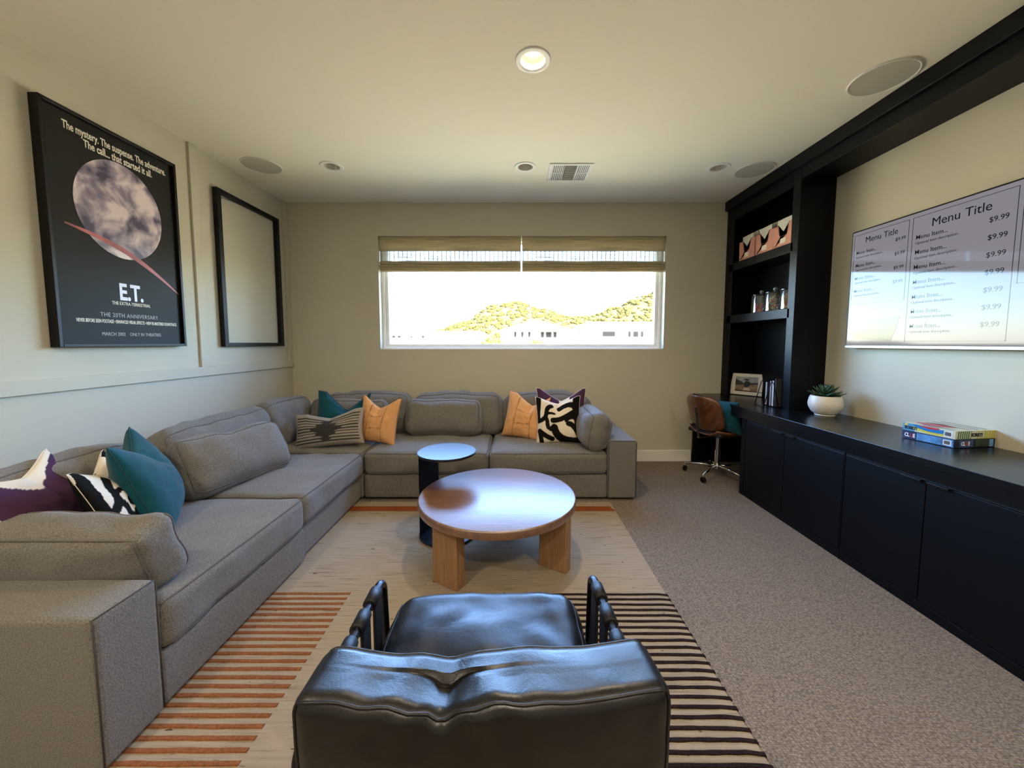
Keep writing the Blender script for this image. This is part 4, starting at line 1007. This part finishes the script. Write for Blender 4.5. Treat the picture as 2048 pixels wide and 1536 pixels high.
# ------------------------------------------------------------------ pink bins with paper bags
M_pink = mat('pink_board', '#d69a88', .6, spec=.3, var=.04, vscale=20); M_pinkin = mat('pink_board_inside', '#b97f70', .7)
M_paper = mat('white_paper', '#d9d8cc', .8)
SHZ = 2.093
def bin_(label, y, n):
    t = thing('storage_bin', label, 'bin', (2.252, y, SHZ), group='pink bins on the top shelf')
    w, d, h = .115, .19, .185
    # front with a deep notch, outline in y-z, extruded along x
    pts = [(-w, 0), (w, 0), (w+.006, h), (w*.55, h), (w*.40, h*.55), (w*.30, h*.47), (-w*.30, h*.47), (-w*.40, h*.55), (-w*.55, h), (-w-.006, h)]
    bm = bmesh.new()
    A = [bm.verts.new((0, yy, z)) for yy, z in pts]; B = [bm.verts.new((.004, yy, z)) for yy, z in pts]
    bm.faces.new(A); bm.faces.new(B[::-1])
    for i in range(len(pts)): bm.faces.new((A[i], A[(i+1) % len(pts)], B[(i+1) % len(pts)], B[i]))
    bmesh.ops.triangulate(bm, faces=[f for f in bm.faces if len(f.verts) > 4])
    obj('front_panel', frombm(bm), M_pink, t)
    box('back_panel', (d-.004, d, -w, w, 0, h), M_pink, t, bev=.001); box('bottom', (.004, d-.004, -w, w, 0, .004), M_pink, t, bev=0)
    box('side', (.004, d-.004, -w-.002, -w+.003, 0, h), M_pink, t, bev=.001); box('side', (.004, d-.004, w-.003, w+.002, 0, h), M_pink, t, bev=.001)
    tr = .0016
    tube('notch_trim', [(-.001, yy, z) for yy, z in pts[2:]], tr, mat('notch_trim', '#8d5b50', .6), t, n=5)
    box('label_card', (-.0022, -.0002, -.035, .03, .025, .068), mat('label_card', '#efe2d2', .6), t, bev=0)
    for sy in (-1, 1):
        tube('ring_handle', [(.09+.02*math.cos(k*math.pi/6), sy*(w+.006), h*.82+.022*math.sin(k*math.pi/6)) for k in range(12)], .0025, M_chrome, t, n=6, closed=True)
    for k in range(n):
        hh_ = .222+.012*k-.006*(k == n-1); yy = (-w+.02)+(2*w-.04)*(.5)
        o = box('paper_bag', (-.0045, .0045, -.085+.012*(k % 2), .078+.006*(k % 3), 0, hh_), M_paper, None, bev=.001, loc=(2.252+.0095+.024*k, y, SHZ+.005), rot=(0, 0, R(random.uniform(-2, 2))))
        tag(o, ('frontmost', 'second', 'third', 'fourth', 'rearmost')[k]+' flat white paper bag filed in '+label, 'paper bag', 'paper bags in '+label)
bin_('the pink bin beside the window wall', 3.725, 5)
bin_('the middle pink bin on the top shelf', 3.468, 5)
bin_('the pink bin nearest the camera', 3.230, 5)

# candy jars
M_jar = glass_mat('jar_glass', .12, (.96, .98, .98, 1))
def jar(label, x, y, fill):
    t = thing('candy_jar', label, 'jar', (x, y, 1.5685), group='glass candy jars')
    r, h = .085, .165
    lathe('glass_body', [(0, 0), (r-.004, 0), (r, .005), (r, h-.012), (r-.006, h), (r-.010, h), (r-.005, h-.014), (r-.005, .008), (0, .008)], M_jar, t, 40)
    lathe('lid', [(0, h+.014), (.03, h+.014), (r-.015, h+.010), (r+.001, h+.004), (r+.001, h+.0005), (0, h+.0005)], mat('lid_glass', '#20262a', .08, spec=.8), t, 40)
    lathe('lid_knob', [(0, h+.014), (.006, h+.014), (.006, h+.02), (.016, h+.028), (.018, h+.038), (.012, h+.048), (0, h+.051)], mat('knob_glass', '#8c949a', .06, spec=.9), t, 24)
    return t, r, h
jar('glass jar with pink licorice, nearest the window wall', 2.35, 3.62, 1)
jar('glass jar of mixed coloured candy balls, middle of three', 2.345, 3.425, 1)
jar('glass jar of orange sticks beside the bookcase upright', 2.345, 3.225, 1)
def sticks(name, label, cat, c, n, ln, m, seed, rmax=.06, tilt=.35, zmax=.0):
    rnd = random.Random(seed); bm = bmesh.new()
    for k in range(n):
        a = rnd.uniform(0, 6.28); r0 = rmax*math.sqrt(rnd.random()); x, y = r0*math.cos(a), r0*math.sin(a)
        b_ = a+rnd.uniform(2, 4.2); L_ = ln*rnd.uniform(.85, 1); tx, ty = min(tilt, 1)*rmax*math.cos(b_), min(tilt, 1)*rmax*math.sin(b_)
        tube_geo(bm, [(x, y, .012), (tx*1.2+x*.2, ty*1.2+y*.2, .012+L_*.5), (tx*1.05, ty*1.05, .012+L_)], .0045, 5)
    o = obj(name, frombm(bm), m, None, (c[0], c[1], 1.5685), smooth=True); tag(o, label, cat, kind='stuff')
sticks('licorice_sticks', 'pink licorice sticks lying in the jar by the window wall', 'candy', (2.35, 3.62), 26, .085, mat('licorice', '#c4304e', .35), 3, .058, .9)
sticks('pretzel_sticks', 'orange candy sticks filling the jar beside the bookcase upright', 'candy', (2.345, 3.225), 70, .125, mat('orange_candy', '#c4763a', .45, var=.2, vscale=60), 5, .066, .9)
rnd = random.Random(9); ico = bmesh.new(); bmesh.ops.create_icosphere(ico, subdivisions=1, radius=1); iv = [v.co.copy() for v in ico.verts]; iF = [[v.index for v in f.verts] for f in ico.faces]; ico.free()
V = []; F = []; MI = []; balls = []
for tries in range(9000):
    a = rnd.uniform(0, 6.28); r0 = .068*math.sqrt(rnd.random()); q = Vector((r0*math.cos(a), r0*math.sin(a), rnd.uniform(.019, .135)))
    if all((q-w).length > .0185 for w in balls): balls.append(q)
for q in balls:
    o0 = len(V); V += [tuple(q+v*.0098) for v in iv]; F += [tuple(i+o0 for i in f) for f in iF]; MI += [rnd.randrange(5)]*len(iF)
me = py(V, F, recalc=False)
for cname, chex in (('candy_red', '#b23a36'), ('candy_white', '#d8d2c0'), ('candy_green', '#5c8a5a'), ('candy_orange', '#c9854f'), ('candy_teal', '#7fae9c')): me.materials.append(mat(cname, chex, .3))
for p_, k in zip(me.polygons, MI): p_.material_index = k; p_.use_smooth = True
o = obj('candy_balls', me, None, None, (2.345, 3.425, 1.5685)); tag(o, 'mixed coloured candy balls heaped in the middle glass jar', 'candy', kind='stuff')

# ------------------------------------------------------------------ outdoors
GZ = -3.2
M_ground = mat('desert_ground', '#d6ba88', .95, var=.25, vscale=.35, spec=.1)
g = box('ground', (-160, 160, YB+.2, 260, GZ-1, GZ), M_ground, bev=0); struct(g)
def prof_interp(P, x):
    for (a, b_), (c, d) in zip(P[:-1], P[1:]):
        if a <= x <= c: t = (x-a)/(c-a); t = t*t*(3-2*t); return b_+(d-b_)*t
    return P[-1][1] if x > P[-1][0] else P[0][1]
RIDGE = [(-140, 5), (-70, 7), (-48, 8.5), (-34, 8), (-19, 13), (-8, 18.5), (2.6, 20.8), (11, 18.2), (20, 15), (30, 14.5), (40, 18), (50, 22.5), (60, 25.5), (78, 28), (140, 14)]
nx, ny = 150, 60; V = []; F = []
hill = lambda x, y: GZ-.3+prof_interp(RIDGE, x*150/max(90, y))*math.exp(-((y-152)/38)**2)*1.0+1.3*noise.noise(Vector((x*.06, y*.06, 2)))*math.exp(-((y-152)/45)**2)+.4*noise.noise(Vector((x*.3, y*.3, 5)))
for j in range(ny+1):
    for i in range(nx+1):
        x = -150+300*i/nx; y = 75+150*j/ny; V.append((x, y, hill(x, y)+ .0))
for j in range(ny):
    for i in range(nx): a = j*(nx+1)+i; F.append((a, a+1, a+nx+2, a+nx+1))
M_hill = mat('scrub_hill', '#584829', .95, var=.16, vscale=.9, spec=.05)
o = obj('desert_hill', py(V, F), M_hill, None, smooth=True); tag(o, 'sunlit scrubby desert hills seen through the window', 'hill')
rnd = random.Random(4); V = []; F = []
for k in range(2600):
    x = rnd.uniform(-70, 85); y = rnd.uniform(100, 158); z = hill(x, y); s_ = rnd.uniform(.35, 1.0)
    if z < GZ+2: continue
    o0 = len(V); V += [(x+v.x*s_*1.2, y+v.y*s_, z+v.z*s_*.8+.2) for v in iv]; F += [tuple(i+o0 for i in f) for f in iF]
o = obj('hill_scrub', py(V, F, recalc=False), mat('scrub', '#423b1c', .95, var=.3, vscale=.6, spec=.05)); tag(o, 'small green shrubs dotting the desert hills', 'shrubs', kind='stuff')
M_hw = mat('house_stucco', '#e4ddcf', .9); M_roof = mat('house_roof', '#b9a892', .9, var=.1, vscale=2); M_hwin = mat('house_window', '#12110d', .6, spec=.1); M_htrim = mat('house_trim', '#2f2a22', .8)
def house(label, x0, x1, y, depth, ze, zp, wins, roof='hip'):
    t = thing('house', label, 'house', ((x0+x1)/2, y, GZ)); h = (x1-x0)/2; e = ze-GZ
    box('walls', (-h, h, 0, depth, 0, e), M_hw, t, bev=0)
    if roof == 'hip':
        o_ = .5; ridge = max(.3, h-depth*.5); pk = zp-GZ
        V = [(-h-o_, -o_, e), (h+o_, -o_, e), (h+o_, depth+o_, e), (-h-o_, depth+o_, e), (-ridge, depth/2, pk), (ridge, depth/2, pk)]
        obj('roof', py(V, [(0, 1, 5, 4), (1, 2, 5), (2, 3, 4, 5), (3, 0, 4), (0, 3, 2, 1)]), M_roof, t)
        box('fascia', (-h-o_, h+o_, -o_-.04, -o_, e-.14, e+.02), M_htrim, t, bev=0)
    else:
        box('parapet', (-h-.15, h+.15, -.15, depth+.15, e, e+.25), M_hw, t, bev=0)
    for (a, b_, c, d) in wins:
        w = box('window', (a-(x0+x1)/2, b_-(x0+x1)/2, -.06, .02, c-GZ, d-GZ), M_htrim, t, bev=0)
        box('window_glass', (a+.08-(x0+x1)/2, b_-.08-(x0+x1)/2, -.08, -.055, c+.08-GZ, d-.08-GZ), M_hwin, w, bev=0)
def PXW(px, y): return (px-1027)/755*y
def PZ(pyy, y): return 1.286+(686-pyy)/755*y
def wr4(y, *r): return [(PXW(a, y), PXW(b_, y), PZ(d, y), PZ(c, y)) for a, b_, c, d in r]
house('white house with a low hip roof in the middle of the window view', PXW(1002, 40), PXW(1148, 40), 40, 9, PZ(662, 40), PZ(640, 44), wr4(40, (1028, 1033, 663, 675), (1042, 1047, 663, 675), (1056, 1061, 663, 675), (1081, 1088, 663, 676), (1091, 1103, 663, 676), (1106, 1113, 663, 676)))
house('white flat-roofed house at the right side of the window view', PXW(1180, 36), PXW(1345, 36), 36, 9, PZ(650, 36), 0, wr4(36, (1203, 1230, 662, 674), (1254, 1261, 662, 675), (1264, 1276, 662, 675), (1279, 1286, 662, 675)), 'flat')
house('long low white house at the left side of the window view', PXW(700, 55), PXW(960, 55), 55, 9, PZ(666, 55), 0, wr4(55, (785, 792, 671, 676), (796, 803, 671, 676), (822, 826, 672, 676), (844, 850, 671, 676)), 'flat')
house('house with a grey gable roof just above the left of the sill', PXW(835, 30), PXW(905, 30), 30, 7, PZ(692, 30), PZ(683, 33), [])
M_bush = mat('bright_foliage', '#5a7214', .9, var=.35, vscale=3)
def bush(label, x, y, r, top):
    t = thing('garden_tree', label, 'tree', (x, y, GZ)); hgt = top-GZ
    tube('trunk', [(0, 0, 0), (.05, 0, hgt*.5), (0, .03, hgt-r*.6)], [.12, .09, .05], M_htrim, t, n=7)
    rnd = random.Random(int(x*10)); V = []; F = []
    for k in range(260):
        d = Vector((rnd.gauss(0, 1), rnd.gauss(0, 1), rnd.gauss(0, 1))).normalized(); rr_ = r*rnd.uniform(.35, 1); q = Vector((d.x*rr_, d.y*rr_, hgt-r*.8+d.z*rr_*.8)); s_ = r*rnd.uniform(.08, .16); o0 = len(V)
        V += [tuple(q+v*s_) for v in iv]; F += [tuple(i+o0 for i in f) for f in iF]
    c = obj('crown', py(V, F, recalc=False), M_bush, t); c['kind'] = 'stuff'
bush('bright green tree beside the hip-roofed house', PXW(985, 34), 34, 1.15, PZ(674, 34))
bush('bright green bush in front of the hip-roofed house', PXW(1073, 30), 30, .75, PZ(679, 30))
